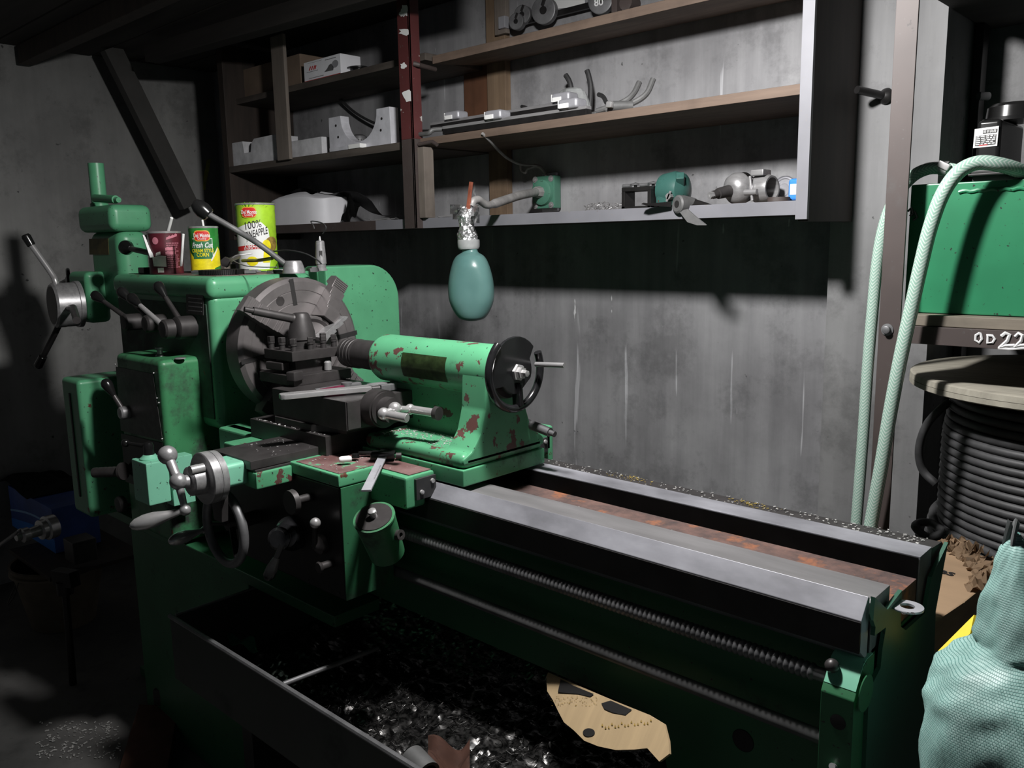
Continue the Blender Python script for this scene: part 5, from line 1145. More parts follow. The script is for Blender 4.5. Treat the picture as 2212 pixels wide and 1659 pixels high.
# ------------------------------------------------------------------ tools on the carriage
zc = 1.0655
a, e = P(604, 857, Z=zc+0.008), P(800, 838, Z=zc+0.008)
wr = thing('adjustable_wrench', 'bright adjustable wrench lying across the compound slide', 'wrench', (a+e)/2)
d = (e-a).normalized(); n = Z_.cross(d)
b = MB(); ln = (e-a).length
out = [(0, 0.008), (0.006, 0.0125), (0.02, 0.0135), (ln*0.5, 0.0115), (ln*0.85, 0.0125), (ln, 0.017)]
b.prism([a+d*t+n*w-Z_*0.005 for t, w in out]+[a+d*t-n*w-Z_*0.005 for t, w in out[::-1]], (0, 0, 0.010), 0.002); b.build('wrench_handle', 'bright_steel', wr)
j = e; J = lambda t, w: j+d*t+n*w-Z_*0.0065
b = MB(); b.prism([J(-0.004, 0.013), J(0.012, 0.021), J(0.034, 0.021), J(0.052, 0.014), J(0.052, 0.006), J(0.020, 0.005), J(0.014, -0.006), J(0.0, -0.015)], (0, 0, 0.013), 0.0015); b.build('fixed_jaw', 'machined_steel', wr)
b = MB(); b.prism([J(0.016, -0.019), J(0.016, -0.006), J(0.050, -0.005), J(0.051, -0.012), J(0.035, -0.019)], (0, 0, 0.013), 0.0015); b.build('moving_jaw', 'grey_metal', wr)
b = MB(); b.cyl(J(-0.002, -0.014)+Z_*0.0065, J(0.014, -0.014)+Z_*0.0065, 0.006, n=16); b.build('adjusting_screw', 'cast_iron', wr)
a, e = P(692, 846, Z=zc+0.007), P(742, 837, Z=zc+0.007); pl = thing('red_pliers', 'red handled tool lying behind the bright wrench', 'pliers', (a+e)/2); d = (e-a).normalized(); n = Z_.cross(d)
b = MB(); b.bar(a, e, 0.012, 0.010, 0.003); b.build('grip', 'red_handle', pl)
b = MB(); b.bar(a+n*0.016, e+n*0.010+d*0.01, 0.008, 0.008, 0.002); b.cyl(e+d*0.012+n*0.004-Z_*0.008, e+d*0.012+n*0.004+Z_*0.008, 0.011, n=18); b.bar(e+d*0.012, e+d*0.042, 0.014, 0.012, 0.003); b.bar(a-d*0.07, a-d*0.004, 0.005, 0.005, 0.001); b.build('jaws', 'grey_metal', pl)
# digital caliper
zc = 0.9605
a, e = P(826, 988, Z=zc+0.004), P(791, 1060, Z=zc+0.004); cp = thing('caliper', 'slide caliper with pale steel beam hanging over the saddle edge', 'caliper', (a+e)/2); d = (e-a).normalized(); n = Z_.cross(d)
b = MB(); b.bar(a-d*0.06, e, 0.0155, 0.0035, 0.0004); bm_ = b.build('beam', 'light_alloy', cp)
b = MB(); fn = plane_fn((a+e)/2+Z_*0.0019, d, n)
for k in range(46):
    x = -0.045+0.002*k; h = 0.004 if k % 5 == 0 else 0.0022; poly_to(b, [(x, 0.006), (x+0.0004, 0.006), (x+0.0004, 0.006-h), (x, 0.006-h)], fn)
b.build('scale_marks', 'ink_black', bm_)
b = MB(); c = a-d*0.010; R = Matrix((d, n, Z_)).transposed(); b.obox(c+Z_*0.002, R, 0.026, 0.044, 0.012, 0.002); b.obox(c-d*0.03+n*0.004, R, 0.03, 0.028, 0.009, 0.002); b.build('slider', 'black_plastic', cp)
b = MB(); b.prism([c-d*0.03+n*0.016-Z_*0.002, c-d*0.026+n*0.045-Z_*0.002, c-d*0.034+n*0.05-Z_*0.002, c-d*0.045+n*0.018-Z_*0.002], (0, 0, 0.003)); b.prism([c-d*0.02-n*0.02-Z_*0.002, c-d*0.03-n*0.05-Z_*0.002, c-d*0.036-n*0.05-Z_*0.002, c-d*0.038-n*0.018-Z_*0.002], (0, 0, 0.003)); b.build('jaw', 'black_steel', cp)
b = MB(); b.cyl(c+n*0.024+Z_*0.000, c+n*0.034+Z_*0.000, 0.006, n=16); b.build('thumb_wheel', 'dark_steel', cp)
c = P(746, 992, Z=zc+0.006); d = Vector((0.5, 0.8, 0)).normalized(); tag(MB().rev(c-d*0.012, d, [(0, 0), (0.001, 0.004), (0.005, 0.006), (0.019, 0.006), (0.023, 0.004), (0.024, 0)], 18).build('chalk_stub', 'paper_white'), 'short white chalk stub on the saddle', 'chalk')
c = P(768, 985, Z=zc+0.004); tag(MB().rev(c-Z_*0.003, Z_, [(0, 0.0075), (0.007, 0.007), (0.008, 0)], 16).build('black_button', 'black_plastic'), 'black round screw head behind the chalk stub', 'screw')
# chips: bright specks lying on the machine
def specks(name, label, n, fx, size, m, cat='chips'):
    b = MB()
    for k in range(n):
        c, h = fx(); s = random.uniform(0.5, 1.4)*size
        b.obox(c+Z_*s*0.2, Matrix.Rotation(random.uniform(0, 3), 3, 'Z') @ Matrix.Rotation(random.uniform(-0.5, 0.5), 3, 'X'), s*random.uniform(0.8, 2.2), s*0.7, s*0.3)
    return tag(b.build(name, m, smooth=False), label, cat, kind='stuff')
U = random.uniform
specks('rail_chips', 'bright metal chips lying along the dark rear ledge of the bed', 230, lambda: (Vector((-0.36-0.7*U(0, 1)**1.4, U(1.202, 1.238), 0.9262)), 0), 0.0022, 'silver_chips')
specks('brass_chips', 'brassy chips heaped in two spots on the rear bed ledge', 130, lambda: (Vector((random.choice((-0.62, -0.86))+random.gauss(0, 0.022), 1.222+random.gauss(0, 0.007), 0.9265)), 0), 0.0018, 'brass_chips')
specks('slide_chips', 'small pale chips on the ledges of the cross slide', 110, lambda: random.choice(((Vector((U(-1.58, -1.34), U(0.898, 0.906), 0.9945)), 0), (Vector((U(-1.48, -1.36), U(0.80, 0.89), 0.9715)), 0), (Vector((U(-1.33, -1.21), U(0.84, 0.96), 0.9568)), 0))), 0.0018, 'silver_chips')
specks('pocket_chips', 'pale chips gathered in the tailstock pocket', 260, lambda: (Vector((U(XB+0.09, XT-0.075), U(0.990, 1.060), 0.9905)), 0), 0.0020, 'silver_chips')
specks('gap_chips', 'chips scattered along the rusty gap between the bed ways', 160, lambda: (Vector((-0.45-0.55*U(0, 1), U(1.046, 1.10), 0.8985)), 0), 0.0022, 'silver_chips')
rg = thing('spacer_ring', 'flat pale ring marked 8/8 lying at the end of the bed', 'ring', P(1960, 1314, Z=0.899))
c = P(1960, 1314, Z=0.8995); MB().rev(c, Z_, [(0, 0.0085), (0, 0.0185), (0.002, 0.019), (0.003, 0.0185), (0.003, 0.0085), (0, 0.0085)], 40, cap=False).build('ring', 'light_alloy', rg)
b = MB(); v_, f_ = text_faces('8 / 8', 0.0085, 0.0004); ux = (P(1970, 1325, Z=0.902)-P(1950, 1325, Z=0.902)).normalized(); uy = Z_.cross(ux); flat_to(b, v_, f_, plane_fn(P(1962, 1325, Z=0.9032), ux, uy)); b.build('marking', 'ink_black', rg)
# ------------------------------------------------------------------ rack, tank and pump on the right
YR = 1.60
rk = thing('steel_rack', 'brown steel rack with a beam chalked OD 22, at the right', 'rack', (-0.1, 1.9, 0))
px0, px1 = P(1966-20-26, 300, Y=YR).x, P(1968, 300, Y=YR).x
pst = MB().box(px0, px1, YR, YR+0.005, 0, 2.6, 0.001).box(px0, px0+0.005, YR+0.005, YR+0.045, 0, 2.6, 0.001).build('post', 'rust_steel', rk)
c = P(1917, 712, Y=YR-0.0005); b = MB(); b.rev(c, -Y_, [(0, 0.011), (0.0015, 0.011), (0.002, 0.007), (0.009, 0.007), (0.010, 0.0055), (0.010, 0)], 18); b.build('bolt', 'grey_metal', pst)
zb1, zb0 = P(2050, 709, Y=YR).z, P(2050, 748, Y=YR).z
bmx = MB().box(px1-0.01, 0.55, YR+0.006, YR+0.011, zb0, zb1, 0.001).box(px1-0.01, 0.55, YR+0.011, YR+0.05, zb1-0.005, zb1, 0.001).build('beam', 'rust_steel', rk)
b = MB(); bf = plane_fn((0, YR+0.0054, 0), (1, 0, 0), (0, 0, 1))
def chalk(pts, r_=0.0022): b.tube([P(x, y, Y=YR+0.0052) for x, y in pts], r_, 6)
chalk([(2117, 719), (2108, 724), (2107, 735), (2115, 740), (2121, 732), (2119, 722), (2117, 719)]); chalk([(2134, 723), (2133, 741), (2144, 740), (2149, 732), (2144, 725), (2131, 724)])
chalk([(2163, 726), (2172, 719), (2181, 723), (2176, 736), (2160, 750), (2172, 747), (2192, 746)], 0.003); chalk([(2193, 727), (2200, 720), (2209, 724), (2206, 736), (2192, 749), (2205, 746), (2222, 745)], 0.003); chalk([(2156, 752), (2180, 754), (2225, 751)], 0.0022)
b.build('chalk_writing', 'chalk', bmx)
for k in range(3):
    MB().box(px1+0.002, 0.55, YR+0.012+k*0.19, YR+0.012+k*0.19+0.186, zb1+0.0005, zb1+0.020, 0.002).build('deck_plank', 'dusty_plank', rk)
dk = P(2082, 72, Y=2.24)
MB().box(-0.600, 0.6, 1.66, 2.245, dk.z, dk.z+0.03, 0.003).build('upper_deck', 'loft_wood', rk)
MB().box(-0.600, -0.582, 2.16, 2.20, 0, dk.z, 0.002).build('rear_post', 'black_steel', rk)
tag(MB().cyl((P(2104, 200, Y=2.222).x, 2.222, 0.001), (P(2104, 200, Y=2.222).x, 2.222, dk.z-0.002), 0.022, n=24).build('wall_pipe', 'grey_metal'), 'grey vertical pipe rising behind the green tank', 'pipe')
b = MB(); c = P(2068, 213, Y=2.155); c.x = -0.582; b.cyl(c, c+Vector((0.014, 0.02, 0)), 0.009, n=14); b.build('clamp_bolt', 'grey_metal', rk)
# bolt stub on the column
a = P(1914, 208, Y=1.983); b = MB(); b.cyl(a+Vector((0, 0, 0)), a+Vector((-0.035, -0.075, 0.010)), 0.0085, n=14); b.rev(a, Vector((-0.42, -0.9, 0.1)), [(0, 0.018), (0.006, 0.016), (0.012, 0.009)], 18)
tag(b.build('bolt_stub', 'black_steel'), 'black bolt stub sticking out of the concrete column', 'bolt')
# tank
zt0 = zb1+0.021; zt1 = P(2100, 392, Y=1.645).z; tx0 = P(1962, 500, Y=1.645).x
tk = thing('green_tank', 'bright green steel tank standing on the rack', 'tank', (0, 1.85, zt0))
MB().box(tx0, 0.42, 1.645, 2.12, zt0, zt1, 0.003).build('tank_body', 'tank_green', tk)
zw = P(2130, 411, Y=1.645).z; b = MB(); b.tube([Vector((x, 1.6445, zw+0.0012*math.sin(x*300))) for x in [P(2072, 410, Y=1.645).x+k*0.006 for k in range(80)]], 0.0035, 8); b.build('weld_bead', 'tank_green', tk)
MB().box(P(2090, 385, Y=1.66).x, 0.40, 1.660, 2.10, zt1+0.010, zt1+0.014, 0.001).box(P(2095, 385, Y=1.66).x, 0.38, 1.675, 2.08, zt1, zt1+0.010).build('lid', 'black_steel', tk)
b = MB()
for x, y in ((1970, 465), (1962, 456)):
    c = P(x, y, Y=1.644); b.tube([c, c+Vector((0.006, -0.004, 0.006)), c+Vector((0.010, -0.002, -0.004)), c+Vector((0.004, -0.003, -0.009))], 0.0022, 6)
b.build('weld_lump', 'dark_steel', tk)
# pump motor
zp = zt1+0.0145; mx0, mx1 = P(2107, 320, Y=1.74).x, P(2160, 320, Y=1.74).x; zm1 = P(2130, 258, Y=1.74).z
pm = thing('pump_motor', 'black pump motor with a white data label on the tank', 'motor', ((mx0+mx1)/2, 1.80, zp))
MB().box(mx0, mx1, 1.74, 1.90, zp, zm1, 0.008, 3).box(mx0-0.022, mx0+0.01, 1.80, 1.88, zp+0.012, zm1-0.02, 0.004).build('motor_body', 'black_plastic', pm)
MB().box(mx0-0.004, mx1+0.012, 1.735, 1.905, zp, zp+0.012, 0.003).build('flange', 'black_steel', pm)
cx_ = (mx0+mx1)/2+0.02
MB().rev((cx_, 1.82, zm1), Z_, [(0, 0.052), (0.006, 0.052), (0.007, 0.047), (0.026, 0.045), (0.032, 0.038), (0.033, 0)], 32).build('fan_cowl', 'black_plastic', pm)
q = [P(x, y, Y=1.7395) for x, y in ((2106, 279), (2158, 272), (2154, 315), (2102, 320))]; o_, u_, v_ = q[3], q[2]-q[3], q[0]-q[3]
fn = lambda x, y: o_+u_*x+v_*y
b = MB(); b.prism(q, (0, -0.0008, 0)); lb = b.build('data_label', 'paper_white', pm)
b = MB(); fnl = lambda x, y: fn(x, y)+Vector((0, -0.0012, 0)); b.m(0)
poly_to(b, [(0.36, 0.70), (0.95, 0.70), (0.95, 0.90), (0.36, 0.90)], fnl); poly_to(b, [(0.08, 0.08), (0.93, 0.08), (0.93, 0.62), (0.08, 0.62)], fnl)
b.m(1); fn2 = lambda x, y: fn(x, y)+Vector((0, -0.0016, 0))
for k in range(4): poly_to(b, [(0.40+0.135*k, 0.735), (0.49+0.135*k, 0.735), (0.49+0.135*k, 0.865), (0.40+0.135*k, 0.865)], fn2)
for r_ in range(5):
    x = 0.11
    while x < 0.86:
        w = U(0.08, 0.2); poly_to(b, [(x, 0.14+r_*0.1), (min(x+w, 0.9), 0.14+r_*0.1), (min(x+w, 0.9), 0.19+r_*0.1), (x, 0.19+r_*0.1)], fn2); x += w+0.05
b.m(2); poly_to(b, [(0.25, 0.09), (0.6, 0.09), (0.6, 0.125), (0.25, 0.125)], fn2)
b.m(0); fn3 = lambda x, y: fn(x, y)+Vector((0, -0.0020, 0))
for k in range(4):
    for (dx, dy, w, h) in ((0.0, 0.05, 0.07, 0.012), (0.028, 0.0, 0.012, 0.11), (0.0, 0.095, 0.07, 0.012), (0.008, 0.0, 0.055, 0.012)): poly_to(b, [(0.41+0.135*k+dx, 0.742+dy), (0.41+0.135*k+dx+w, 0.742+dy), (0.41+0.135*k+dx+w, 0.742+dy+h), (0.41+0.135*k+dx, 0.742+dy+h)], fn3)
b.build('label_print', ['ink_black', 'paper_white', 'ink_red'], lb)
# hoses
h1 = [P(2300, 470, Y=1.80), P(2255, 400, Y=1.72), P(2210, 372, Y=1.66), P(2160, 356, Y=1.62), P(2112, 352, Y=1.60), P(2070, 372, Y=1.585), P(2036, 420, Y=1.575), P(2010, 490, Y=1.57), P(1990, 570, Y=1.568), P(1970, 660, Y=1.565), P(1946, 770, Y=1.56), P(1923, 890, Y=1.56), P(1903, 1010, Y=1.56), P(1880, 1140, Y=1.56), P(1866, 1230, Y=1.55)]
tag(MB().tube(spline(h1, 8), 0.0122, 20, uv=True).build('braided_hose', 'braided_hose', ang=80), 'thick clear braided hose looping over the tank front', 'hose')
h2 = [P(2066, 368, Y=1.69), P(2030, 363, Y=1.69), P(2000, 366, Y=1.69), P(1968, 384, Y=1.69), P(1935, 425, Y=1.70), P(1912, 480, Y=1.70), P(1896, 560, Y=1.70), P(1884, 680, Y=1.70), P(1874, 800, Y=1.70), P(1866, 920, Y=1.70), P(1857, 1040, Y=1.70), P(1849, 1140, Y=1.70), P(1842, 1230, Y=1.70)]
h2 = [Vector((v.x, v.y, max(v.z, zt1+0.013))) if v.x > tx0-0.01 else v for v in h2]
hs_ = tag(MB().tube(spline(h2, 8), 0.0112, 20, uv=True).build('braided_hose', 'braided_hose', ang=80), 'thinner braided hose passing behind the brown rack post', 'hose')
c = spline(h2, 8)[6]; d = (spline(h2, 8)[8]-c).normalized(); b = MB(); b.rev(c-d*0.008, d, [(0, 0.0118), (0, 0.0130), (0.014, 0.0130), (0.014, 0.0118)], 28, cap=False); b.obox(c+Vector((0.004, -0.013, 0.004)), Matrix.Rotation(0.5, 3, 'Y'), 0.022, 0.010, 0.012, 0.002)
tag(b.build('hose_clamp', 'bright_steel'), 'steel band clamp gripping the hose on the tank top', 'hose clamp')

# cable reel under the rack
rc = Vector((-0.285, 1.885, 0)); ZFL = 1.058
rl = thing('cable_reel', 'large wooden reel wound with black cable under the rack', 'cable reel', rc)
MB().rev((rc.x, rc.y, ZFL), Z_, [(0, 0.05), (0, 0.300), (0.003, 0.306), (0.012, 0.306), (0.0125, 0.303), (0.013, 0.306), (0.023, 0.305), (0.026, 0.30), (0.026, 0)], 72).build('flange', 'spool_wood', rl)
MB().rev((rc.x, rc.y, 0.0), Z_, [(0, 0.30), (0.038, 0.30), (0.038, 0)], 60).build('flange', 'spool_wood', rl)
MB().cyl((rc.x, rc.y, 0.038), (rc.x, rc.y, ZFL), 0.17, n=40).build('drum', 'dark_board', rl)
pts = []; RW = 0.222; pit = 0.0158
for k in range(int(24*40)):
    a = 2*PI*k/40; pts.append(Vector((rc.x+math.cos(a)*(RW+0.012*min(1, k/200)), rc.y+math.sin(a)*(RW+0.012*min(1, k/200)), 1.040-pit*k/40)))
MB().tube(pts, 0.0077, 8).build('wound_cable', 'cable_grey', rl, ang=80)
def loop(z0, rr, tilt, ph, dx=0, dy=0, up=0):
    pts = [Vector((rc.x+dx+math.cos(a)*rr*(1+up*math.cos(a-ph)), rc.y+dy+math.sin(a)*rr*(1+up*math.cos(a-ph)), z0+tilt*math.cos(a-ph))) for a in [2*PI*k/64 for k in range(64)]]
    MB().tube(pts, 0.0082, 8, closed=True).build('loose_loop', 'cable_grey', rl, ang=80)
ph = math.radians(165)
for k, (z0, rr, tl) in enumerate(((0.755, 0.243, 0.030), (0.733, 0.246, 0.040), (0.712, 0.248, 0.048), (0.690, 0.250, 0.058), (0.665, 0.252, 0.066), (0.640, 0.250, 0.070), (0.615, 0.252, 0.074), (0.59, 0.254, 0.066), (0.565, 0.256, 0.06), (0.54, 0.258, 0.05), (0.51, 0.26, 0.045), (0.48, 0.262, 0.04), (0.45, 0.262, 0.04))): loop(z0, rr, tl, ph-0.05*k, up=0.02)
b = MB(); b.tube(spline([P(2050, 868, Y=1.80), P(2025, 890, Y=1.78), P(2002, 918, Y=1.78), P(1988, 955, Y=1.79), P(1986, 990, Y=1.80), P(1996, 1020, Y=1.81), P(2022, 1045, Y=1.81)], 8), 0.0082, 10); b.build('loose_loop', 'cable_grey', rl, ang=80)
b = MB(); b.tube(spline([P(2045, 1150, Y=1.72), P(2005, 1160, Y=1.72), P(1978, 1140, Y=1.72), P(1985, 1130, Y=1.74), P(2010, 1130, Y=1.75), P(2035, 1145, Y=1.73), P(2080, 1165, Y=1.70), P(2140, 1195, Y=1.66), P(2230, 1250, Y=1.60)], 8), 0.0082, 10); b.build('loose_loop', 'cable_grey', rl, ang=80)

# cardboard box, yellow card and woven sack at the end of the bed
zb = 0.80
q = [P(x, y, Z=zb) for x, y in ((2030, 1186), (2082, 1188), (2118, 1212), (2152, 1246), (2085, 1300), (2018, 1345), (1990, 1300))]
cb = thing('crushed_carton', 'crushed brown cardboard carton behind the end of the bed', 'box', Vector((sum(v.x for v in q)/7, sum(v.y for v in q)/7, 0)))
MB().prism(q, (0.0, -0.02, -zb), 0.004).build('carton', 'cardboard', cb)
ed = [P(x, y, Z=zb) for x, y in ((2040, 1187), (2085, 1190), (2120, 1212), (2150, 1244), (2135, 1275))]
for i in range(4):
    p0_, p1_ = ed[i], ed[i+1]; inn = (Vector((-0.05, -0.04, 0)))
    b = MB(); b.grid(lambda u, v: p0_.lerp(p1_, u*1.1-0.05)+inn*v*0.5+Vector((0.006*math.sin(23*u+i), 0.006*math.cos(19*u+7*v+i), 0.003+0.022*(1-v)*(0.6+0.4*math.sin(27*u+3*i))+0.006*math.sin(31*u+11*v))), 18, 6, thick=0.0015); b.build('torn_flap', 'cardboard', cb, ang=12)
b = MB(); v_, f_ = text_faces('es', 0.034, 0.0008); c = P(2045, 1236, Z=zb+0.001); uy = (P(2028, 1250, Z=zb)-P(2060, 1225, Z=zb)).normalized(); ux = Vector((uy.y, -uy.x, 0)); flat_to(b, v_, f_, plane_fn(c, -ux*0.9, -uy)); b.build('printing', 'ink_black', cb)
a = [P(2104, 1328, D=1.09), P(2096, 1368, D=1.07), P(2048, 1416, D=1.06), P(2026, 1406, D=1.08)]
b = MB(); b.prism(a, (0.003, 0.004, -0.002)); b.prism([a[3], a[2], P(2052, 1440, D=1.08), P(2016, 1470, D=1.10)], (0.003, 0.004, -0.002))
lab(b.build('folded_flap', 'yellow_card', cb), 'bright yellow card flap')
sx, DB = 2236, 0.90
lv_ = [(1150, 9), (1163, 13), (1172, 20), (1190, 36), (1215, 50), (1250, 66), (1300, 92), (1350, 110), (1388, 118), (1405, 119), (1425, 140), (1452, 172), (1480, 196), (1515, 214), (1560, 222), (1640, 224), (1760, 228), (1950, 236), (2300, 246)]
sk = thing('woven_sack', 'filled mint coloured woven sack at the lower right corner', 'sack', (P(sx, 1500, D=DB).x, P(sx, 1500, D=DB).y, 0))
sp2 = [(v.x, v.y) for v in spline([Vector((y, r, 0)) for y, r in lv_], 4)]
b = MB(); NN = 72; rings = []; lay = b.bm.loops.layers.uv.verify()
for i, (y, r) in enumerate(sp2):
    cc = P(sx+ (0 if y > 1350 else (y-1350)*0.22), y, D=DB); cc = Vector((cc.x, cc.y, max(cc.z, 0.002))); rr = r*DB/FPX; ring = []
    for k in range(NN):
        a = 2*PI*k/NN; wv = 1+0.035*math.sin(5*a+i*0.12)+0.02*math.sin(9*a-i*0.2)+0.03*math.sin(3*a+i*0.35)*math.sin(i*0.5+a)+0.012*math.sin(17*a+i*0.9)*(1 if y > 1250 else 2)+(0.05*math.sin(3*a+1+i*0.3) if y < 1300 else 0)
        ring.append((b.bm.verts.new(cc+Vector((math.cos(a)*rr*wv, math.sin(a)*rr*wv*0.9, 0))), cc.z))
    rings.append(ring)
for i in range(len(rings)-1):
    for k in range(NN):
        k2 = (k+1) % NN; f = b.bm.faces.new((rings[i][k][0], rings[i][k2][0], rings[i+1][k2][0], rings[i+1][k][0]))
        for lp, (kk, zz) in zip(f.loops, ((k, rings[i][k][1]), (k+1, rings[i][k][1]), (k+1, rings[i+1][k][1]), (k, rings[i+1][k][1]))): lp[lay].uv = (kk/NN*0.70, zz)
b.bm.faces.new([v for v, _ in rings[0]])
b.build('sack_body', 'woven_sack', sk, ang=80)
b = MB(); c = P(2178, 1165, D=DB); b.grid(lambda u, v: c+Vector((0.012*(u-0.5)+0.004*v, 0.004*math.sin(6*u), -0.012+0.034*v+0.004*math.sin(7*u+3*v))), 6, 6, thick=0.0008); lab(b.build('tied_neck', 'poly_clear', sk, ang=15), 'clear plastic tuft at the tied neck')

# ------------------------------------------------------------------ chip tray under the bed
tx0, tx1, ty0, ty1, tz0, tz1 = -1.648, -0.64, 0.712, 1.30, 0.465, 0.602
tr = thing('chip_tray', 'long dark sheet metal chip tray under the lathe bed', 'tray', ((tx0+tx1)/2, 1.0, tz0))
w = 0.003
MB().box(tx0, tx1, ty0, ty0+w, tz0, tz1).box(tx0, tx0+w, ty0+w, ty1, tz0, tz1-0.004).box(tx1-w, tx1, ty0+w, ty1, tz0, tz1-0.02).box(tx0+w, tx1-w, ty1-w, ty1, tz0, tz1).box(tx0+w, tx1-w, ty0+w, ty1-w, tz0, tz0+w).build('tray_body', 'tray_paint', tr)
b = MB(); b.tube([(tx0-0.002, ty0+0.001, tz1), (tx1, ty0+0.001, tz1)], 0.005, 8); b.tube([(tx0+0.001, ty0+0.012, tz1-0.001), (tx0+0.001, ty1, tz1-0.001)], 0.0032, 8); lab(b.build('rim', 'grey_metal', tr), 'worn bare metal rim')
for x in (-1.55, -0.75):
    MB().box(x, x+0.04, 0.80, 1.25, 0.0, tz0, 0.002).build('support', 'black_steel', tr)
def heap(u, v):
    x = tx0+0.02+u*(tx1-tx0-0.04); y = ty0+0.02+v*(ty1-ty0-0.04)
    h = 0.012+0.055*max(0, min(1, (x+1.35)/0.5))*(0.35+0.65*math.sin(PI*min(1, v*1.1)))+0.016*noise.noise((x*14, y*14, 0))+0.010*noise.noise((x*40, y*40, 3))+0.006*noise.noise((x*110, y*110, 7))
    return (x, y, tz0+w+max(0.003, h))
b = MB(); b.grid(heap, 170, 100)
for k in range(1500):
    u, v = U(0.25, 1), U(0, 1); c = Vector(heap(u, v)); a0 = U(0, 6); r_ = U(0.003, 0.009)
    b.tube([c+Vector((math.cos(a0+j*0.9)*r_*(1+0.15*j), math.sin(a0+j*0.9)*r_*(1+0.15*j), 0.002+abs(math.sin(a0+j))*r_*0.8)) for j in range(5)], 0.0006, 4, cap=False)
tag(b.build('swarf_heap', 'swarf'), 'dark heap of fine steel swarf lying in the tray', 'swarf', kind='stuff')
# torn cardboard lying on the swarf
q = [(1182, 1493), (1180, 1462), (1184, 1452), (1240, 1477), (1320, 1511), (1400, 1543), (1435, 1564), (1444, 1600), (1446, 1628), (1424, 1645), (1398, 1616), (1370, 1619), (1330, 1620), (1292, 1612), (1262, 1600), (1240, 1578), (1218, 1560), (1205, 1535), (1194, 1512)]
def sheet(x, y):
    t = (1620-y)/160.0; return P(x, y, Y=0.885+0.075*t)
tc = thing('torn_cardboard', 'torn brown cardboard sheet lying on the swarf below the bed', 'cardboard', sheet(1320, 1600))
MB().prism([sheet(x, y) for x, y in q], (0.001, 0.003, -0.002)).build('sheet', 'torn_cardboard', tc)
b = MB(); fnq = lambda x, y: sheet(x, y)+Vector((0, -0.0012, 0.0012))
poly_to(b, [(1206, 1496), (1212, 1468), (1240, 1482), (1284, 1500), (1276, 1506), (1250, 1500)], fnq); lab(b.build('hole', 'ink_black', tc), 'dark torn hole')
b = MB(); poly_to(b, [(1300, 1520), (1320, 1514), (1366, 1534), (1352, 1546), (1324, 1540), (1306, 1532)], fnq); lab(b.build('hole', 'ink_black', tc), 'dark torn hole')
b = MB(); poly_to(b, ellipse(1273, 1583, 13, 9), fnq); lab(b.build('hole', 'ink_black', tc), 'small round hole')
b = MB()
for k in range(70): x, y = U(1190, 1290), U(1503, 1525); poly_to(b, [(x, y), (x+U(1, 4), y), (x+2, y+1.2)], fnq)
for k in range(16): x = 1300+k*7; y = 1572-k*0.7+(3 if k % 3 else -3); poly_to(b, [(x, y), (x+2, y-6), (x+4, y), (x+3, y+1)], fnq)
b.build('faded_print', 'pineapple_brown', tc)
b = MB(); c = P(512, 1385, Z=0.53); ph_ = lambda u, v: P(488+62*u+8*v, 1372+8*u+30*v*(0.5+0.5*u), Z=0.53)+Vector((0, 0, 0.006*math.sin(9*u+4*v)))
b.grid(ph_, 14, 6, thick=0.0015); tag(b.build('green_rag', 'green_rag', ang=15), 'crumpled green rag in the left end of the chip tray', 'rag')
a, e = P(612, 1478, Z=0.575), P(816, 1400, Z=0.575); tag(MB().cyl(a, e, 0.005, n=12).build('steel_rod', 'grey_metal'), 'thin steel rod lying across the chip tray', 'rod')
a, e = P(890, 1630, Z=0.575), P(925, 1660, Z=0.565); d = (P(930, 1668, Z=0.57)-P(890, 1626, Z=0.575)).normalized(); c = P(888, 1634, Z=0.572)
tag(MB().rev(c, d, [(0.004, 0.014), (0, 0.017), (0.003, 0.020), (0.05, 0.020), (0.05, 0.015), (0.004, 0.014)], 28, cap=False).build('pipe_offcut', 'hanger_grey'), 'short grey pipe offcut at the near edge of the tray', 'pipe')
b = MB(); b.grid(lambda u, v: P(925+90*u, 1590+80*v+20*math.sin(3*u), Z=0.565)+Vector((0, 0, 0.012*math.sin(6*u+2*v)+0.006*math.sin(11*v))), 14, 12, thick=0.002); tag(b.build('brown_rag', 'brick_red', ang=20), 'brown rag beside the pipe offcut in the tray', 'rag')

# ------------------------------------------------------------------ clutter on the floor at the left
bc = P(108, 1350, Z=0.0); bc.y += 0.05; s = (bc-CAM).dot(_f)/FPX
bk = thing('plastic_bucket', 'dull beige plastic bucket on the floor by the left wall', 'bucket', bc)
hB = P(108, 1196, Y=bc.y).z
MB().rev(bc, Z_, [(0.002, 0), (0.001, 62*s), (hB*0.5, 76*s), (hB*0.86, 86*s), (hB*0.87, 93*s), (hB*0.90, 93*s), (hB*0.91, 88*s), (hB*0.98, 90*s), (hB, 93*s), (hB*0.995, 88*s), (hB*0.6, 78*s), (hB*0.6, 0)], 44).build('bucket_body', 'bucket_plastic', bk)
b = MB(); b.tube(spline([bc+Vector((0.05, -85*s, hB*0.9)), bc+Vector((0.03, -95*s, hB*0.65)), bc+Vector((-0.04, -98*s, hB*0.45)), bc+Vector((-0.10, -70*s, hB*0.62)), bc+Vector((-0.12, -50*s, hB*0.88))], 8), 0.002, 6); b.build('bail_handle', 'dark_steel', bk)
bd = MB().box(bc.x-0.20, bc.x+0.22, bc.y-0.10, bc.y+0.22, hB+0.001, hB+0.016, 0.002); tag(bd.build('board', 'dark_board'), 'dark board laid over the top of the beige bucket', 'board')
z = hB+0.017
x0_, x1_ = P(24, 1110, Y=bc.y).x, P(112, 1110, Y=bc.y).x; zt_ = P(60, 1072, Y=bc.y).z
bx = thing('blue_carton', 'blue carton with a pale stripe on the bucket', 'box', ((x0_+x1_)/2, bc.y+0.05, z))
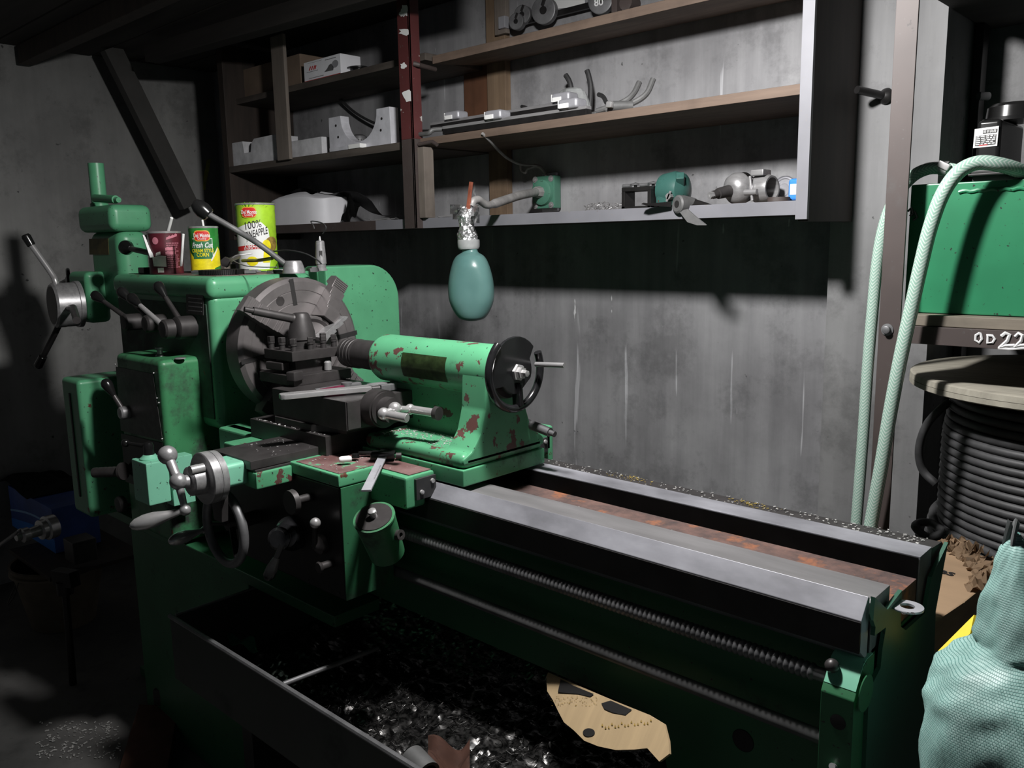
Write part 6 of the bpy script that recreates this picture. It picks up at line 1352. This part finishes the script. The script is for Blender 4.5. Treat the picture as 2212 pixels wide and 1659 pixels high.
MB().box(x0_, x1_, bc.y, bc.y+0.16, z, zt_, 0.002).build('carton', 'blue_carton', bx)
b = MB(); fn = plane_fn((x0_, bc.y-0.0006, z), (x1_-x0_, 0, 0), (0, 0, zt_-z)); poly_to(b, [(0.0, 0.42)]+[(k/10, 0.42+0.22*math.sin(k/10*2.2)) for k in range(1, 11)]+[(1-k/10, 0.37+0.22*math.sin((1-k/10)*2.2)) for k in range(0, 11)], fn); b.m(1); poly_to(b, [(0.0, 0.0), (1, 0.0), (1, 0.30), (0.5, 0.36), (0, 0.20)], fn); b.build('printing', ['light_blue', 'blue_plastic'], bx)
vs_y = bc.y-0.05
vi = thing('bench_vise', 'loose steel vise screw with handle lying on the bucket', 'vise', P(105, 1165, Y=vs_y))
c = P(118, 1135, Y=vs_y); c.z = max(c.z, z+0.042); e = P(40, 1160, Y=vs_y-0.12); d = (e-c).normalized()
b = MB(); b.rev(c, d, [(0, 0), (0, 0.040), (0.03, 0.042), (0.034, 0.034), (0.05, 0.034), (0.052, 0.020), (0.085, 0.018), (0.09, 0.024), (0.11, 0.024), (0.115, 0.014), (0.13, 0.012), (0.131, 0)], 32); b.build('screw', 'bright_steel', vi)
a = c+d*0.10; b = MB(); b.cyl(a+Vector((-0.01, -0.02, 0.012)), P(-6, 1182, Y=vs_y-0.22), 0.006, n=12); b.ball(a+Vector((-0.005, -0.01, 0.008)), 0.016); b.build('handle', 'machined_steel', vi)
MB().box(c.x+0.0, c.x+0.09, c.y+0.02, c.y+0.10, z+0.03, z+0.11, 0.006).build('jaw_block', 'dark_steel', vi)
b = MB(); cc = P(70, 1050, Y=bc.y+0.06)
b.grid(lambda u, v: Vector((cc.x-0.17+0.36*u, cc.y-0.08+0.24*v, zt_+0.003+0.055*math.sin(PI*u)**0.7*(0.6+0.4*math.sin(5*u+3*v))*math.sin(PI*min(1, v+0.1))**0.5+0.008*math.sin(13*u)*math.sin(9*v))), 26, 14, thick=0.004)
tag(b.build('dark_cloth', 'dark_cloth', ang=25), 'crumpled dark cloth on top of the blue carton', 'cloth')
zz = P(150, 1240, Y=0.82); fl = P(158, 1478, Z=0.0)
cl = thing('tee_bar', 'dark upright bar with a crosswise head standing before the bucket', 'bar', (fl.x, fl.y, 0))
top = P(140, 1262, Y=fl.y); b = MB(); b.cyl(fl+Vector((0, 0, 0.001)), top, 0.011, n=16); b.build('bar', 'black_steel', cl)
b = MB(); b.bar(top+Vector((-0.035, -0.01, 0.02)), top+Vector((0.05, 0.015, 0.025)), 0.035, 0.05, 0.004); b.cyl(top+Vector((0, 0, -0.03)), top+Vector((0, 0, 0.01)), 0.024, n=18); b.build('head', 'black_steel', cl)
a, e = P(300, 1500, Z=0.12), P(330, 1680, Z=0.0); 
q = [P(255, 1665, Z=0.03), P(300, 1520, Z=0.06), P(385, 1525, Z=0.06), P(362, 1665, Z=0.03)]
tag(MB().prism(q, (0, 0.0, -0.028), 0.003).build('wooden_plank', 'brick_red'), 'reddish brown plank lying on the floor left of the tray', 'plank')
c = P(365, 1500, Z=0.09); b = MB(); R = Matrix.Rotation(0.6, 3, 'Z'); b.obox(c, R, 0.07, 0.05, 0.05, 0.004); b.obox(c+Vector((0, 0, 0.027)), R, 0.075, 0.015, 0.005, 0.001)
tag(b.build('metal_block', 'dark_steel'), 'small dark metal block by the left foot of the tray', 'block')
def floor_swarf():
    c = P(U(80, 260), U(1560, 1640), Z=0.0); return c+Vector((0, 0, 0.002)), 0
specks('floor_swarf', 'scattered shiny swarf on the floor at the lower left', 220, floor_swarf, 0.004, 'silver_chips', 'swarf')
